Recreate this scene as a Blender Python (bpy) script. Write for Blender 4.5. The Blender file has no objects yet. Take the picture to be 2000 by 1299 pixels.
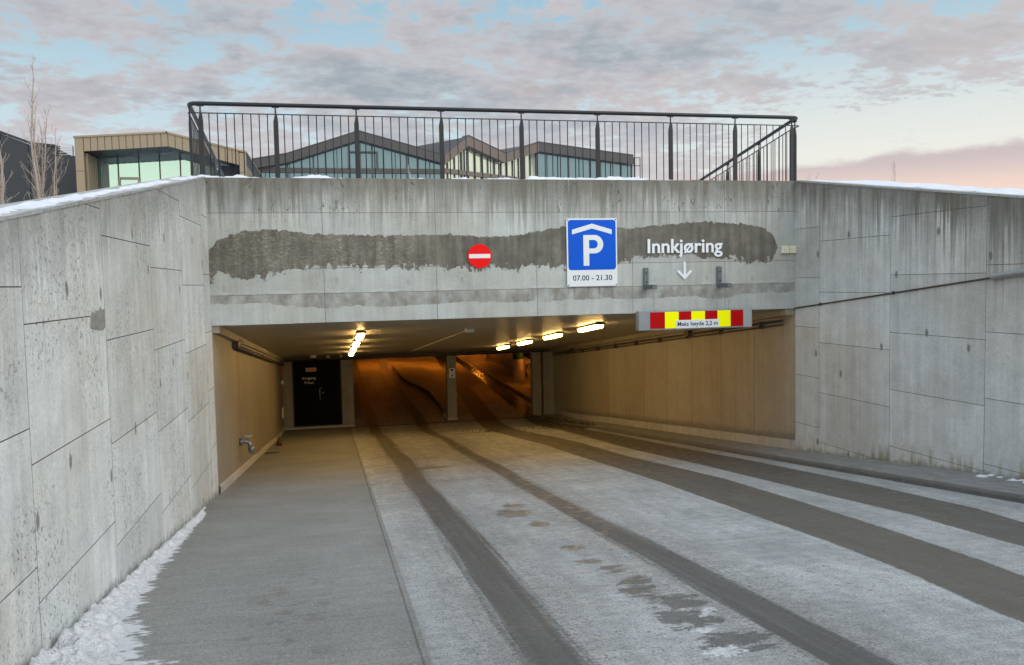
import bpy, bmesh, math, random
import numpy as np
from mathutils import Vector, Matrix, noise as mn
random.seed(7); rng = np.random.default_rng(7)
PI = math.pi
SC = bpy.context.scene
COL = SC.collection

# ------------------------------------------------------------------ camera
EYE = Vector((0, 0, 1.5))
F_PX, PITCH, ROLL, YAW = 1615.2, 0.0606649, 0.0208187, 0.212402
fw = Vector((math.sin(YAW) * math.cos(PITCH), math.cos(YAW) * math.cos(PITCH), -math.sin(PITCH)))
r0 = Vector((math.cos(YAW), -math.sin(YAW), 0)); d0 = fw.cross(r0)
rt = r0 * math.cos(ROLL) + d0 * math.sin(ROLL); dn = -r0 * math.sin(ROLL) + d0 * math.cos(ROLL)
cam = bpy.data.objects.new('camera', bpy.data.cameras.new('camera')); COL.objects.link(cam)
cam.matrix_world = Matrix(((rt.x, -dn.x, -fw.x, EYE.x), (rt.y, -dn.y, -fw.y, EYE.y), (rt.z, -dn.z, -fw.z, EYE.z), (0, 0, 0, 1)))
cam.data.sensor_width = 36; cam.data.lens = 36 * F_PX / 2000
cam.data.clip_start = 0.05; cam.data.clip_end = 3000
SC.camera = cam
SC.view_settings.view_transform = 'Standard'; SC.view_settings.look = 'None'
SC.view_settings.gamma = 1; SC.view_settings.exposure = 0.05
SC.view_settings.use_curve_mapping = False
SC.cycles.max_bounces = 8; SC.cycles.diffuse_bounces = 5; SC.cycles.glossy_bounces = 3
SC.cycles.sample_clamp_indirect = 4

# ------------------------------------------------------------------ node helper
class G:
    """tiny node graph helper; every value is a socket or a number"""
    def __init__(s, tree): s.t = tree; s.n = tree.nodes; s.l = tree.links
    def new(s, typ, **kw):
        n = s.n.new(typ)
        for k, v in kw.items(): setattr(n, k, v)
        return n
    def put(s, sock, v):
        if isinstance(v, bpy.types.NodeSocket): s.l.new(v, sock)
        elif v is not None:
            if hasattr(sock, 'default_value') and hasattr(sock.default_value, '__len__') and not hasattr(v, '__len__'): v = (v,) * len(sock.default_value)
            if sock.type == 'RGBA' and len(v) == 3: v = (*v, 1)
            sock.default_value = v
    def m(s, op, a, b=None, c=None, clamp=False):
        n = s.new('ShaderNodeMath', operation=op, use_clamp=clamp)
        s.put(n.inputs[0], a)
        if b is not None: s.put(n.inputs[1], b)
        if c is not None: s.put(n.inputs[2], c)
        return n.outputs[0]
    def add(s, a, b): return s.m('ADD', a, b)
    def sub(s, a, b): return s.m('SUBTRACT', a, b)
    def mul(s, a, b): return s.m('MULTIPLY', a, b)
    def step(s, x, a, b, c=0.0, d=1.0):
        n = s.new('ShaderNodeMapRange', interpolation_type='SMOOTHSTEP')
        s.put(n.inputs[0], x); s.put(n.inputs[1], a); s.put(n.inputs[2], b); s.put(n.inputs[3], c); s.put(n.inputs[4], d)
        return n.outputs[0]
    def lin(s, x, a, b, c=0.0, d=1.0):
        n = s.new('ShaderNodeMapRange'); n.clamp = True
        s.put(n.inputs[0], x); s.put(n.inputs[1], a); s.put(n.inputs[2], b); s.put(n.inputs[3], c); s.put(n.inputs[4], d)
        return n.outputs[0]
    def xyz(s, x, y, z):
        n = s.new('ShaderNodeCombineXYZ')
        for i, v in enumerate((x, y, z)): s.put(n.inputs[i], v)
        return n.outputs[0]
    def sep(s, v):
        n = s.new('ShaderNodeSeparateXYZ'); s.put(n.inputs[0], v); return n.outputs
    def noise(s, v, scale, detail=3, rough=.55, dist=0.0):
        n = s.new('ShaderNodeTexNoise'); s.put(n.inputs['Vector'], v)
        n.inputs['Scale'].default_value = scale; n.inputs['Detail'].default_value = detail
        n.inputs['Roughness'].default_value = rough; n.inputs['Distortion'].default_value = dist
        return n.outputs[0]
    def voro(s, v, scale, rand=1.0):
        n = s.new('ShaderNodeTexVoronoi', voronoi_dimensions='2D'); s.put(n.inputs['Vector'], v)
        n.inputs['Scale'].default_value = scale; n.inputs['Randomness'].default_value = rand
        return n.outputs['Distance']
    def mix(s, f, a, b, blend='MIX'):
        n = s.new('ShaderNodeMix', data_type='RGBA', blend_type=blend)
        s.put(n.inputs[0], f); s.put(n.inputs[6], a); s.put(n.inputs[7], b)
        return n.outputs[2]
    def shade(s, col, k):          # multiply a colour by a scalar socket
        n = s.new('ShaderNodeVectorMath', operation='SCALE'); s.put(n.inputs[0], col); s.put(n.inputs['Scale'], k); return n.outputs[0]
    def curve(s, x, pts, x0, x1, y0, y1):
        n = s.new('ShaderNodeFloatCurve'); c = n.mapping.curves[0]
        P = [((a - x0) / (x1 - x0), (b - y0) / (y1 - y0)) for a, b in pts]
        c.points[0].location = P[0]; c.points[1].location = P[-1]
        for p in P[1:-1]: c.points.new(*p)
        for p in c.points: p.handle_type = 'VECTOR'
        n.mapping.update()
        s.put(n.inputs['Value'], s.lin(x, x0, x1))
        return s.add(s.mul(n.outputs[0], y1 - y0), y0)
    def pos(s): return s.new('ShaderNodeNewGeometry').outputs['Position']
    def attr(s, name): return s.new('ShaderNodeAttribute', attribute_name=name).outputs['Fac']
    def rand(s): return s.new('ShaderNodeObjectInfo').outputs['Random']
    def bump(s, h, strength=.4, dist=.01, normal=None):
        n = s.new('ShaderNodeBump'); n.inputs['Strength'].default_value = strength; n.inputs['Distance'].default_value = dist
        s.put(n.inputs['Height'], h)
        if normal is not None: s.put(n.inputs['Normal'], normal)
        return n.outputs[0]

def mat(name):
    m = bpy.data.materials.new(name); m.use_nodes = True
    g = G(m.node_tree); b = m.node_tree.nodes['Principled BSDF']
    return m, g, b
def simple(name, col, rough=.6, metal=0.0, var=.12, scale=8, bump=.15, emit=None, spec=None):
    m, g, b = mat(name)
    tc = g.new('ShaderNodeTexCoord').outputs['Object']
    n = g.noise(tc, scale, 4)
    n2 = g.noise(tc, scale * 9, 3)
    k = g.add(1 - var, g.mul(g.add(n, g.mul(n2, .5)), var * 1.35))
    g.put(b.inputs['Base Color'], g.shade(tuple(col), k))
    g.put(b.inputs['Roughness'], g.lin(n, .3, .7, max(0, rough - .07), min(1, rough + .07)))
    b.inputs['Metallic'].default_value = metal
    if spec is not None: b.inputs['Specular IOR Level'].default_value = spec
    if bump: g.put(b.inputs['Normal'], g.bump(n2, bump, .003))
    if emit:
        b.inputs['Emission Color'].default_value = (*emit[0], 1); b.inputs['Emission Strength'].default_value = emit[1]
    return m

# ------------------------------------------------------------------ world: dusk sky with broken altocumulus
W = bpy.data.worlds.new('World'); SC.world = W; W.use_nodes = True
g = G(W.node_tree); bg = W.node_tree.nodes['Background']
SUN_EL, SUN_AZ = math.radians(9), math.radians(145)     # glow of the low sun behind the camera
d = g.new('ShaderNodeTexCoord').outputs['Generated']
x, y, z = g.sep(d)
el = g.m('ARCSINE', z); az = g.m('ARCTAN2', x, y)
zc = g.m('MAXIMUM', z, 0.0)
den = g.add(zc, 0.14)
px, py = g.m('DIVIDE', x, den), g.m('DIVIDE', y, den)
cl = g.xyz(px, py, 3.7)
big = g.noise(cl, 1.15, 3, .5)
n1 = g.noise(g.xyz(px, g.mul(py, 1.05), 3.7), 5.0, 7, .56, .2)
n2 = g.noise(g.xyz(px, g.mul(py, 1.1), 9.1), 19, 6, .62, .2)
dens = g.add(g.add(g.mul(n1, .66), g.mul(n2, .34)), g.mul(g.sub(big, .5), .26))
lowR = g.mul(g.step(az, .36, .62), g.step(el, .30, .14))
dens = g.sub(dens, g.mul(lowR, .10))
dens = g.sub(dens, g.mul(g.mul(g.step(az, .40, .55), g.step(el, .20, .16)), .08))
dens = g.sub(dens, g.mul(g.mul(g.step(g.m('ABSOLUTE', g.sub(az, .12)), .30, .05), g.step(el, .26, .38)), .05))
cov = g.step(dens, .40, .495)
nish = g.new('ShaderNodeTexSky', sky_type='NISHITA', sun_disc=False)
nish.sun_elevation = SUN_EL; nish.sun_rotation = SUN_AZ
nk = g.shade(nish.outputs[0], .035)
hor = g.step(el, .02, .40)
clear = g.mix(hor, (.80, .91, .93), (.34, .56, .72))
clear = g.mix(g.mul(g.step(az, .2, .6), g.step(el, .30, .05)), clear, (1.0, .95, .84))
clear = g.mix(.12, clear, nk)
thick = g.step(dens, .44, .66)
lil = g.mix(g.step(g.noise(cl, 2.2, 3), .42, .58), (.44, .425, .445), (.335, .38, .425))
pk = g.noise(g.xyz(px, py, 21.0), 2.4, 4, .6)
pink = g.mul(g.step(pk, .52, .67), .30)
cloud = g.mix(pink, lil, (.66, .50, .47))
cloud = g.mix(thick, g.mix(.45, cloud, (.68, .68, .71)), cloud)
cloud = g.mix(g.mul(g.step(az, .3, .75), .45), cloud, (.60, .56, .56))
cloud = g.mix(g.mul(g.step(el, .22, .10), .6), cloud, (.70, .655, .67))
c = g.mix(g.mul(cov, .93), clear, cloud)
# distant cloud bank low on the right
wob = g.mul(g.sub(g.noise(g.xyz(g.mul(az, 3.0), g.mul(el, 6.0), 0.0), 5.0, 6, .6), .5), .030)
top = g.add(g.curve(az, [(0.2, 0.07), (0.398, 0.123), (0.485, 0.123), (0.547, 0.123), (0.59, 0.124), (0.621, 0.129), (0.672, 0.133), (0.72, 0.133), (0.765, 0.132), (1.2, 0.13)], .2, 1.2, 0, .3), wob)
bank = g.mul(g.step(g.sub(top, el), -.004, .008), g.step(az, .28, .46))
bcol = g.mix(g.step(el, .085, .128), (.88, .68, .59), (.60, .52, .53))
c = g.mix(bank, c, bcol)
# brighter towards the glow behind the camera (its reflection stands in the glazing)
back = g.step(y, .55, -.7)
warm = g.mul(back, g.step(el, .7, .05))
c = g.mix(g.mul(warm, .7), c, (1.0, .95, .80))
gain = g.add(1.0, g.add(g.mul(back, 1.25), g.mul(g.step(el, .42, 1.1), .85)))
c = g.shade(c, gain)
c = g.mix(g.step(z, -.02, -.12), c, (.30, .31, .33))
g.put(bg.inputs['Color'], c); bg.inputs['Strength'].default_value = 1.0

sd = bpy.data.lights.new('sun', 'SUN'); sd.energy = 1.0; sd.angle = math.radians(35); sd.color = (1, .96, .90)
so = bpy.data.objects.new('sun', sd); COL.objects.link(so)
so.rotation_euler = Vector((math.sin(SUN_AZ) * .8, math.cos(SUN_AZ) * .8, .55)).to_track_quat('Z', 'Y').to_euler()

# ------------------------------------------------------------------ object helpers
ONES = 'zeroth first second third fourth fifth sixth seventh eighth ninth tenth eleventh twelfth thirteenth fourteenth fifteenth sixteenth seventeenth eighteenth nineteenth twentieth'.split() + ['twenty-' + w for w in 'first second third fourth fifth sixth seventh eighth ninth'.split()]
def props(o, label=None, cat=None, group=None, kind=None):
    if label: o['label'] = label
    if cat: o['category'] = cat
    if group: o['group'] = group
    if kind: o['kind'] = kind
    return o
def empty(name, loc=(0, 0, 0), label=None, cat=None, group=None, kind=None):
    o = bpy.data.objects.new(name, None); COL.objects.link(o); o.location = loc
    o.empty_display_size = .1
    return props(o, label, cat, group, kind)
def link(name, me, m=None, parent=None, loc=None):
    o = bpy.data.objects.new(name, me); COL.objects.link(o)
    if m is not None and len(me.materials) == 0: me.materials.append(m)
    if parent is not None:
        o.parent = parent
        # vertices are given in world space: undo the parent's offset
        pm = parent; off = Vector((0, 0, 0))
        while pm is not None: off += Vector(pm.location); pm = pm.parent
        o.location = (Vector(loc) if loc else Vector((0, 0, 0))) - off
    elif loc: o.location = loc
    return o
def mesh(name, verts, faces, smooth=False):
    me = bpy.data.meshes.new(name); me.from_pydata([tuple(v) for v in verts], [], faces); me.update()
    if smooth: me.polygons.foreach_set('use_smooth', [True] * len(me.polygons))
    return me
def bm_mesh(name, bm, smooth=False):
    bmesh.ops.recalc_face_normals(bm, faces=bm.faces)
    me = bpy.data.meshes.new(name); bm.to_mesh(me); bm.free()
    if smooth: me.polygons.foreach_set('use_smooth', [True] * len(me.polygons))
    return me
def add_box(bm, lo, hi, bev=0.0):
    r = bmesh.ops.create_cube(bm, size=1)
    for v in r['verts']:
        v.co = Vector([(lo[i] + hi[i]) / 2 + v.co[i] * (hi[i] - lo[i]) for i in range(3)])
    if bev:
        ed = list({e for v in r['verts'] for e in v.link_edges})
        bmesh.ops.bevel(bm, geom=ed, offset=bev, segments=1, affect='EDGES', clamp_overlap=True)
def box(name, lo, hi, m, parent=None, bev=0.0):
    bm = bmesh.new(); add_box(bm, lo, hi, bev)
    return link(name, bm_mesh(name, bm), m, parent)
def add_tube(bm, pts, rad, seg=8, cap=True):
    pts = [Vector(p) for p in pts]; rings = []; N = len(pts)
    up = Vector((0, 0, 1)); prev = None
    for i, p in enumerate(pts):
        t = (pts[min(i + 1, N - 1)] - pts[max(i - 1, 0)]).normalized()
        if prev is None:
            a = t.cross(up)
            if a.length < .1: a = t.cross(Vector((0, 1, 0)))
            a.normalize()
        else:
            a = (prev - t * prev.dot(t)).normalized()
        prev = a; b = t.cross(a)
        r = rad[i] if hasattr(rad, '__len__') else rad
        rings.append([bm.verts.new(p + (a * math.cos(2 * PI * k / seg) + b * math.sin(2 * PI * k / seg)) * r) for k in range(seg)])
    for i in range(N - 1):
        for k in range(seg):
            bm.faces.new((rings[i][k], rings[i][(k + 1) % seg], rings[i + 1][(k + 1) % seg], rings[i + 1][k]))
    if cap: bm.faces.new(rings[0][::-1]); bm.faces.new(rings[-1])
def tube(name, pts, rad, m, parent=None, seg=8, smooth=True):
    bm = bmesh.new(); add_tube(bm, pts, rad, seg)
    return link(name, bm_mesh(name, bm, smooth), m, parent)
def clip(poly, a, b, c):     # keep a*u + b*v <= c
    out = []
    for i in range(len(poly)):
        p, q = poly[i], poly[(i + 1) % len(poly)]
        dp, dq = a * p[0] + b * p[1] - c, a * q[0] + b * q[1] - c
        if dp <= 0: out.append(p)
        if dp * dq < 0:
            t = dp / (dp - dq); out.append((p[0] + (q[0] - p[0]) * t, p[1] + (q[1] - p[1]) * t))
    return out
def slab2d(name, poly, to3, depth, m, parent, inset=.004, gap=.0045, edge_mat=None):
    """a panel: polygon (u,v) pushed out by depth; arrises chamfered; to3(u,v,w) gives the world point"""
    if len(poly) < 3: return None
    A = sum(poly[i][0] * poly[(i + 1) % len(poly)][1] - poly[(i + 1) % len(poly)][0] * poly[i][1] for i in range(len(poly))) / 2
    if abs(A) < .003: return None
    if A < 0: poly = poly[::-1]
    def shrink(P, dd):
        n = len(P); out = []
        for i in range(n):
            p0, p1, p2 = Vector(P[i - 1]), Vector(P[i]), Vector(P[(i + 1) % n])
            e1 = (p1 - p0).normalized(); e2 = (p2 - p1).normalized()
            n1 = Vector((-e1.y, e1.x)); n2 = Vector((-e2.y, e2.x)); k = 1 + n1.dot(n2)
            out.append(tuple(p1 + (n1 + n2) * (dd / max(k, .3))))
        return out
    P0 = shrink(poly, gap); P1 = shrink(poly, gap + inset); n = len(poly)
    V = [to3(u, v, 0) for u, v in P0] + [to3(u, v, depth - inset) for u, v in P0] + [to3(u, v, depth) for u, v in P1]
    Fc = [[i, (i + 1) % n, n + (i + 1) % n, n + i] for i in range(n)] + [[n + i, n + (i + 1) % n, 2 * n + (i + 1) % n, 2 * n + i] for i in range(n)] + [list(range(2 * n, 3 * n))]
    bm = bmesh.new(); vs = [bm.verts.new(v) for v in V]
    for f in Fc: bm.faces.new([vs[i] for i in f])
    me = bm_mesh(name, bm); me.materials.append(m)
    if edge_mat is not None:
        me.materials.append(edge_mat)
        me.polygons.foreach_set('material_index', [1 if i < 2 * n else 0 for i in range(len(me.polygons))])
    return link(name, me, None, parent)
def prism(name, poly, to3, w0, w1, m, parent):
    """flat outline (u,v) given thickness from w0 to w1"""
    n = len(poly); V = [to3(u, v, w0) for u, v in poly] + [to3(u, v, w1) for u, v in poly]
    bm = bmesh.new(); vs = [bm.verts.new(v) for v in V]
    bm.faces.new(vs[:n][::-1]); bm.faces.new(vs[n:])
    for i in range(n): bm.faces.new((vs[i], vs[(i + 1) % n], vs[n + (i + 1) % n], vs[n + i]))
    return link(name, bm_mesh(name, bm), m, parent)
def rrect(x0, y0, x1, y1, r, k=5):
    P = []
    for cx, cy, a in ((x1 - r, y1 - r, 0), (x0 + r, y1 - r, 90), (x0 + r, y0 + r, 180), (x1 - r, y0 + r, 270)):
        for i in range(k + 1):
            t = math.radians(a + 90 * i / k); P.append((cx + r * math.cos(t), cy + r * math.sin(t)))
    return P
def grid(name, xs, ys, zf, m=None, keep=None, smooth=True, attrs=None):
    xs = np.asarray(xs); ys = np.asarray(ys); X, Y = np.meshgrid(xs, ys)
    Z = zf(X, Y); nx, ny = len(xs), len(ys)
    V = np.stack([X, Y, Z], -1).reshape(-1, 3)
    i, j = np.meshgrid(np.arange(nx - 1), np.arange(ny - 1))
    a = (j * nx + i); Fq = np.stack([a, a + 1, a + nx + 1, a + nx], -1)
    if keep is not None:
        cx = (xs[:-1] + xs[1:]) / 2; cy = (ys[:-1] + ys[1:]) / 2
        CX, CY = np.meshgrid(cx, cy); Fq = Fq[keep(CX, CY)]
    Fq = Fq.reshape(-1, 4)
    me = bpy.data.meshes.new(name); me.from_pydata(V.tolist(), [], Fq.tolist()); me.update()
    if smooth: me.polygons.foreach_set('use_smooth', [True] * len(me.polygons))
    if attrs:
        for k, fn in attrs.items():
            at = me.attributes.new(k, 'FLOAT', 'POINT'); at.data.foreach_set('value', fn(X, Y).reshape(-1).astype(np.float32))
    if m: me.materials.append(m)
    return me
def vnoise(X, Y, s, seed=0.0, octv=3):
    f = np.vectorize(lambda a, b: mn.fractal((a * s, b * s, seed), 1.0, 2.0, octv, noise_basis='PERLIN_ORIGINAL'))
    return f(X, Y)
def interp(v, pts): p = np.array(pts); return np.interp(v, p[:, 0], p[:, 1])

def text_mesh(body, height, sx=1.0, depth=.01, spacing=1.0, align='LEFT', bold=.0):
    cu = bpy.data.curves.new('text', 'FONT'); cu.body = body; cu.size = 1; cu.extrude = 0; cu.align_x = align; cu.space_character = spacing
    cu.resolution_u = 4; cu.offset = bold
    o = bpy.data.objects.new('text', cu); COL.objects.link(o)
    dg = bpy.context.evaluated_depsgraph_get(); dg.update()
    me = bpy.data.meshes.new_from_object(o.evaluated_get(dg)); bpy.data.objects.remove(o); bpy.data.curves.remove(cu)
    bm = bmesh.new(); bm.from_mesh(me); bpy.data.meshes.remove(me)
    k = height / .70
    for v in bm.verts: v.co = Vector((v.co.x * k * sx, v.co.y * k, 0))
    if depth:
        r = bmesh.ops.extrude_face_region(bm, geom=list(bm.faces))
        for v in r['geom']:
            if isinstance(v, bmesh.types.BMVert): v.co.z += depth
    bmesh.ops.recalc_face_normals(bm, faces=bm.faces)
    return bm
def place_text(name, body, x0, x1, z, height, yface, m, parent, depth=.004, spacing=1.0, bold=.0):
    """text on a plane facing -Y, stretched to run from x0 to x1 with its baseline at z"""
    bm = text_mesh(body, height, 1, depth, spacing, bold=bold)
    a = min(v.co.x for v in bm.verts); b = max(v.co.x for v in bm.verts)
    for v in bm.verts: v.co = Vector((x0 + (v.co.x - a) / (b - a) * (x1 - x0), yface - v.co.z, z + v.co.y))
    return link(name, bm_mesh(name, bm), m, parent)

# ------------------------------------------------------------------ site geometry (metres)
XL, XR, YP = -1.64, 7.24, 12.0
SPLAY = .035
def ramp_z(Y):
    Y = np.asarray(Y, float)
    z = -.1165 * Y
    t = np.clip((Y - 21) / 6, 0, 1)
    # eases out to the level garage floor at -3.0
    z = np.where(Y > 21, -.1165 * 21 - (.1165 * 6 * (t - t * t / 2) + (3.0 - .1165 * 24) * (t * t * (3 - 2 * t))), z)
    return np.where(Y > 27, -3.0, np.where(Y < -4, .466, z))
def wt_left(Y): return 3.003 + .1556 * (Y - 11.89)
def wt_right(Y): return 3.02 + .163 * (Y - 12)
def xr(Y): return XR + SPLAY * (12 - Y)
def ceil_z(Y): return .985 - .1175 * (Y - 12)

# ------------------------------------------------------------------ concrete
def concrete(name, axis, top, bottom=None, base=(.44, .45, .445), drip=1.0, pock=1.0, extra=None, gloss=.75, moss=0.0, board=1.0, vary=.10, dlen=1.1, ties=1.0):
    vary *= 1.6
    """axis: world axis along the wall; top=(a,b): top edge at a+b*u; stains run down from it"""
    m, g, b = mat(name)
    P = g.pos(); X, Y, Z = g.sep(P); u = (X, Y)[axis]
    t = g.sub(g.add(top[0], g.mul(u, top[1])), Z)
    uv = g.xyz(u, Z, float(axis) * 5.3)
    big = g.noise(uv, .7, 4, .55)
    mid = g.noise(uv, 4.5, 5, .6)
    fine = g.noise(uv, 55, 3, .6)
    streak = g.noise(g.xyz(g.mul(u, 5.5), g.mul(Z, .22), 1.7), 1.5, 5, .62)
    streak2 = g.noise(g.xyz(g.mul(u, 14), g.mul(Z, .35), 4.7), 1.6, 4, .6)
    k = g.add(1 - .5 * vary, g.mul(g.rand(), vary))
    k = g.mul(k, g.lin(big, .3, .7, .86, 1.1))
    k = g.mul(k, g.lin(mid, .25, .75, .88, 1.1))
    k = g.mul(k, g.lin(fine, .28, .72, .87, 1.12))
    k = g.mul(k, g.lin(streak, .3, .7, 1 - .17 * board, 1 + .07 * board))
    col = g.mix(g.step(big, .35, .65), tuple(c * a for c, a in zip(base, (1.02, 1.0, .97))), tuple(c * a for c, a in zip(base, (.97, 1.0, 1.03))))
    # water running down from the top edge: long tongues of soot
    ln = g.lin(streak2, .34, .68, .25 * dlen, 1.5 * dlen)
    wet = g.mul(g.step(t, ln, 0.0), g.lin(streak, .36, .60, .30, 1.0))
    wet = g.mul(wet, min(1, .92 * drip))
    wet = g.m('MAXIMUM', wet, g.mul(g.step(t, g.mul(ln, .28), 0.0), .55 * drip))
    col = g.mix(wet, g.shade(col, k), g.shade((.112, .104, .085), k))
    col = g.mix(g.mul(g.step(g.add(t, g.mul(g.sub(mid, .5), .3)), .5, .0), .42 * drip), col, g.shade((.15, .14, .118), k))
    # pale lime runs
    lime = g.mul(g.step(streak2, .66, .78), g.step(t, 2.4, .2))
    col = g.mix(g.mul(lime, .25 * drip), col, (.58, .60, .58))
    # blow holes and broken skin
    pm = g.noise(uv, 1.1, 3, .5)
    cr = g.noise(g.xyz(u, g.mul(Z, .75), 8.0), 36, 5, .68, .8)
    pk = g.mul(g.step(cr, .575, .61), g.step(pm, .42, .58))
    vs = g.voro(g.xyz(u, g.mul(Z, .7), 2.0), 22)
    pk2 = g.mul(g.step(vs, .10, .05), g.step(g.noise(uv, 3.0, 2), .5, .62))
    pk = g.m('MAXIMUM', pk, pk2)
    col = g.mix(g.mul(pk, min(1, .85 * pock)), col, (.12, .12, .115))
    # tie-hole stains, teardrops on a loose grid
    tv = g.voro(g.xyz(u, g.mul(Z, .55), 6.6), 1.25, .55)
    th = g.step(g.add(tv, g.mul(g.sub(cr, .5), .06)), .046, .022)
    col = g.mix(g.mul(th, .75 * ties), col, (.10, .10, .09))
    rough = g.lin(mid, .3, .7, gloss - .08, gloss + .1)
    if bottom is not None:
        h = g.sub(Z, g.add(bottom[0], g.mul(u, bottom[1])))
        e = g.add(h, g.mul(g.sub(g.noise(uv, 9, 4, .65), .5), .22))
        damp = g.step(e, .15, .02)
        col = g.mix(g.mul(damp, .75), col, (.075, .078, .05) if moss else (.14, .135, .12))
        if moss: col = g.mix(g.mul(g.step(e, .40, .05), g.mul(g.step(streak, .45, .65), moss)), col, (.20, .19, .11))
    hgt = g.add(g.mul(mid, .5), g.sub(g.mul(fine, .25), g.mul(pk, .8)))
    if extra: col, rough, hgt = extra(g, u, Z, uv, col, rough, hgt)
    g.put(b.inputs['Base Color'], col); g.put(b.inputs['Roughness'], rough)
    b.inputs['Specular IOR Level'].default_value = .35
    g.put(b.inputs['Normal'], g.bump(hgt, .5, .006))
    return m

def beam_extra(g, u, Z, uv, col, rough, hgt):
    TOP = [(-1.7, 1.98), (-1.64, 2.016), (-1.518, 2.155), (-1.279, 2.258), (-1.143, 2.292), (-.733, 2.303), (-.32, 2.236), (.746, 2.205), (1.705, 2.212), (2.081, 2.179), (2.696, 2.189), (3.009, 2.247), (3.405, 2.32), (4.5, 2.28), (4.955, 2.327), (5.548, 2.378), (6.325, 2.343), (6.677, 2.284), (6.855, 2.17), (6.94, 1.97), (6.97, 1.7), (7.3, 1.5)]
    BOT = [(-1.7, 1.55), (-1.608, 1.574), (-1.501, 1.734), (-1.236, 1.616), (-.792, 1.629), (-.616, 1.718), (-.337, 1.749), (.371, 1.752), (1.468, 1.741), (2.146, 1.715), (3.394, 1.694), (4.244, 1.711), (4.368, 1.771), (4.616, 1.838), (5.373, 1.835), (5.887, 1.804), (6.235, 1.759), (6.587, 1.689), (6.81, 1.766), (6.92, 1.9), (6.97, 2.0), (7.3, 2.1)]
    e1 = g.noise(g.xyz(u, g.mul(Z, .7), 0), 11, 5, .72); e2 = g.noise(g.xyz(u, g.mul(Z, .7), 3), 8, 6, .72)
    zt = g.add(g.curve(u, TOP, -1.7, 7.3, 1, 3), g.mul(g.sub(e1, .5), .15))
    zb = g.add(g.curve(u, BOT, -1.7, 7.3, 1, 3), g.mul(g.sub(e2, .47), .55))
    inside = g.mul(g.step(g.sub(zt, Z), -.004, .006), g.step(g.sub(Z, zb), -.004, .006))
    # scratched relief, strong on the left half
    scr = g.noise(g.xyz(g.add(g.mul(u, .8), g.mul(Z, .5)), g.mul(Z, 1.6), 2), 21, 6, .75, 0)
    left = g.step(u, 2.2, .3)
    pc = g.mix(g.step(g.noise(uv, 2.2, 3), .35, .65), (.088, .082, .068), (.122, .115, .094))
    pc = g.mix(g.mul(g.mul(g.step(scr, .47, .62), g.lin(g.noise(uv, 1.6, 3), .35, .6, .35, 1.0)), g.mul(left, .8)), pc, (.26, .235, .18))
    pc = g.shade(pc, g.lin(g.noise(uv, 40, 3), .2, .8, .8, 1.25))
    st = g.noise(g.xyz(g.mul(u, 6), g.mul(Z, .4), 7), 2, 3)
    pc = g.shade(pc, g.mul(g.lin(st, .3, .7, .62, 1.3), g.lin(g.noise(uv, 3.5, 5, .7), .3, .7, .75, 1.25)))
    fade = g.mul(inside, g.lin(g.noise(uv, 5, 5, .7), .3, .7, .86, 1.0))
    col = g.mix(fade, col, pc)
    # darker damp band low on the beam with a wavy lower edge
    BB = [(-1.7, 1.28), (-.9, 1.282), (-.634, 1.232), (-.075, 1.181), (.283, 1.215), (.642, 1.183), (1.454, 1.206), (1.83, 1.227), (2.989, 1.197), (3.788, 1.223), (4.859, 1.205), (5.282, 1.234), (5.883, 1.172), (6.497, 1.254), (7.3, 1.254)]
    w = g.mul(g.sub(g.noise(g.xyz(u, Z, 5), 5, 6, .68), .5), .13)
    bb = g.add(g.curve(u, BB, -1.7, 7.3, 1, 2), w)
    band = g.mul(g.step(g.sub(Z, bb), -.003, .006), g.step(g.sub(g.add(1.41, g.mul(w, .7)), Z), -.01, .03))
    bn = g.noise(g.xyz(u, g.mul(Z, .6), 9), 5, 5, .65)
    col = g.mix(g.mul(band, g.lin(bn, .36, .64, .15, .95)), col, (.185, .175, .155))
    # crusted lime over the band
    ed = g.mul(g.step(g.m('ABSOLUTE', g.sub(g.sub(Z, 1.425), g.mul(w, .6))), .03, .0), g.step(bn, .45, .6))
    col = g.mix(g.mul(ed, .35), col, (.55, .56, .54))
    # soot under the big sign
    us = g.mul(g.mul(g.step(u, 3.42, 3.5), g.step(u, 4.3, 4.18)), g.mul(g.step(Z, 1.18, 1.42), g.step(Z, 1.44, 1.41)))
    ss = g.noise(g.xyz(g.mul(u, 9), g.mul(Z, .5), 2), 2, 3)
    col = g.mix(g.mul(g.mul(us, g.step(ss, .45, .7)), .8), col, (.06, .06, .055))
    # broken skin high on the beam
    pp = g.noise(g.xyz(u, g.mul(Z, .45), 12), 15, 5, .7, 1.0)
    hi = g.mul(g.step(Z, 2.45, 2.6), g.step(g.noise(g.xyz(u, 0, 3), 1.1, 2), .42, .6))
    bk = g.mul(g.step(pp, .60, .63), hi)
    col = g.mix(g.mul(bk, .85), col, (.05, .05, .047))
    hgt = g.add(hgt, g.add(g.mul(g.mul(scr, inside), g.mul(left, 1.6)), g.mul(inside, -.6)))
    return col, rough, hgt

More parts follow.
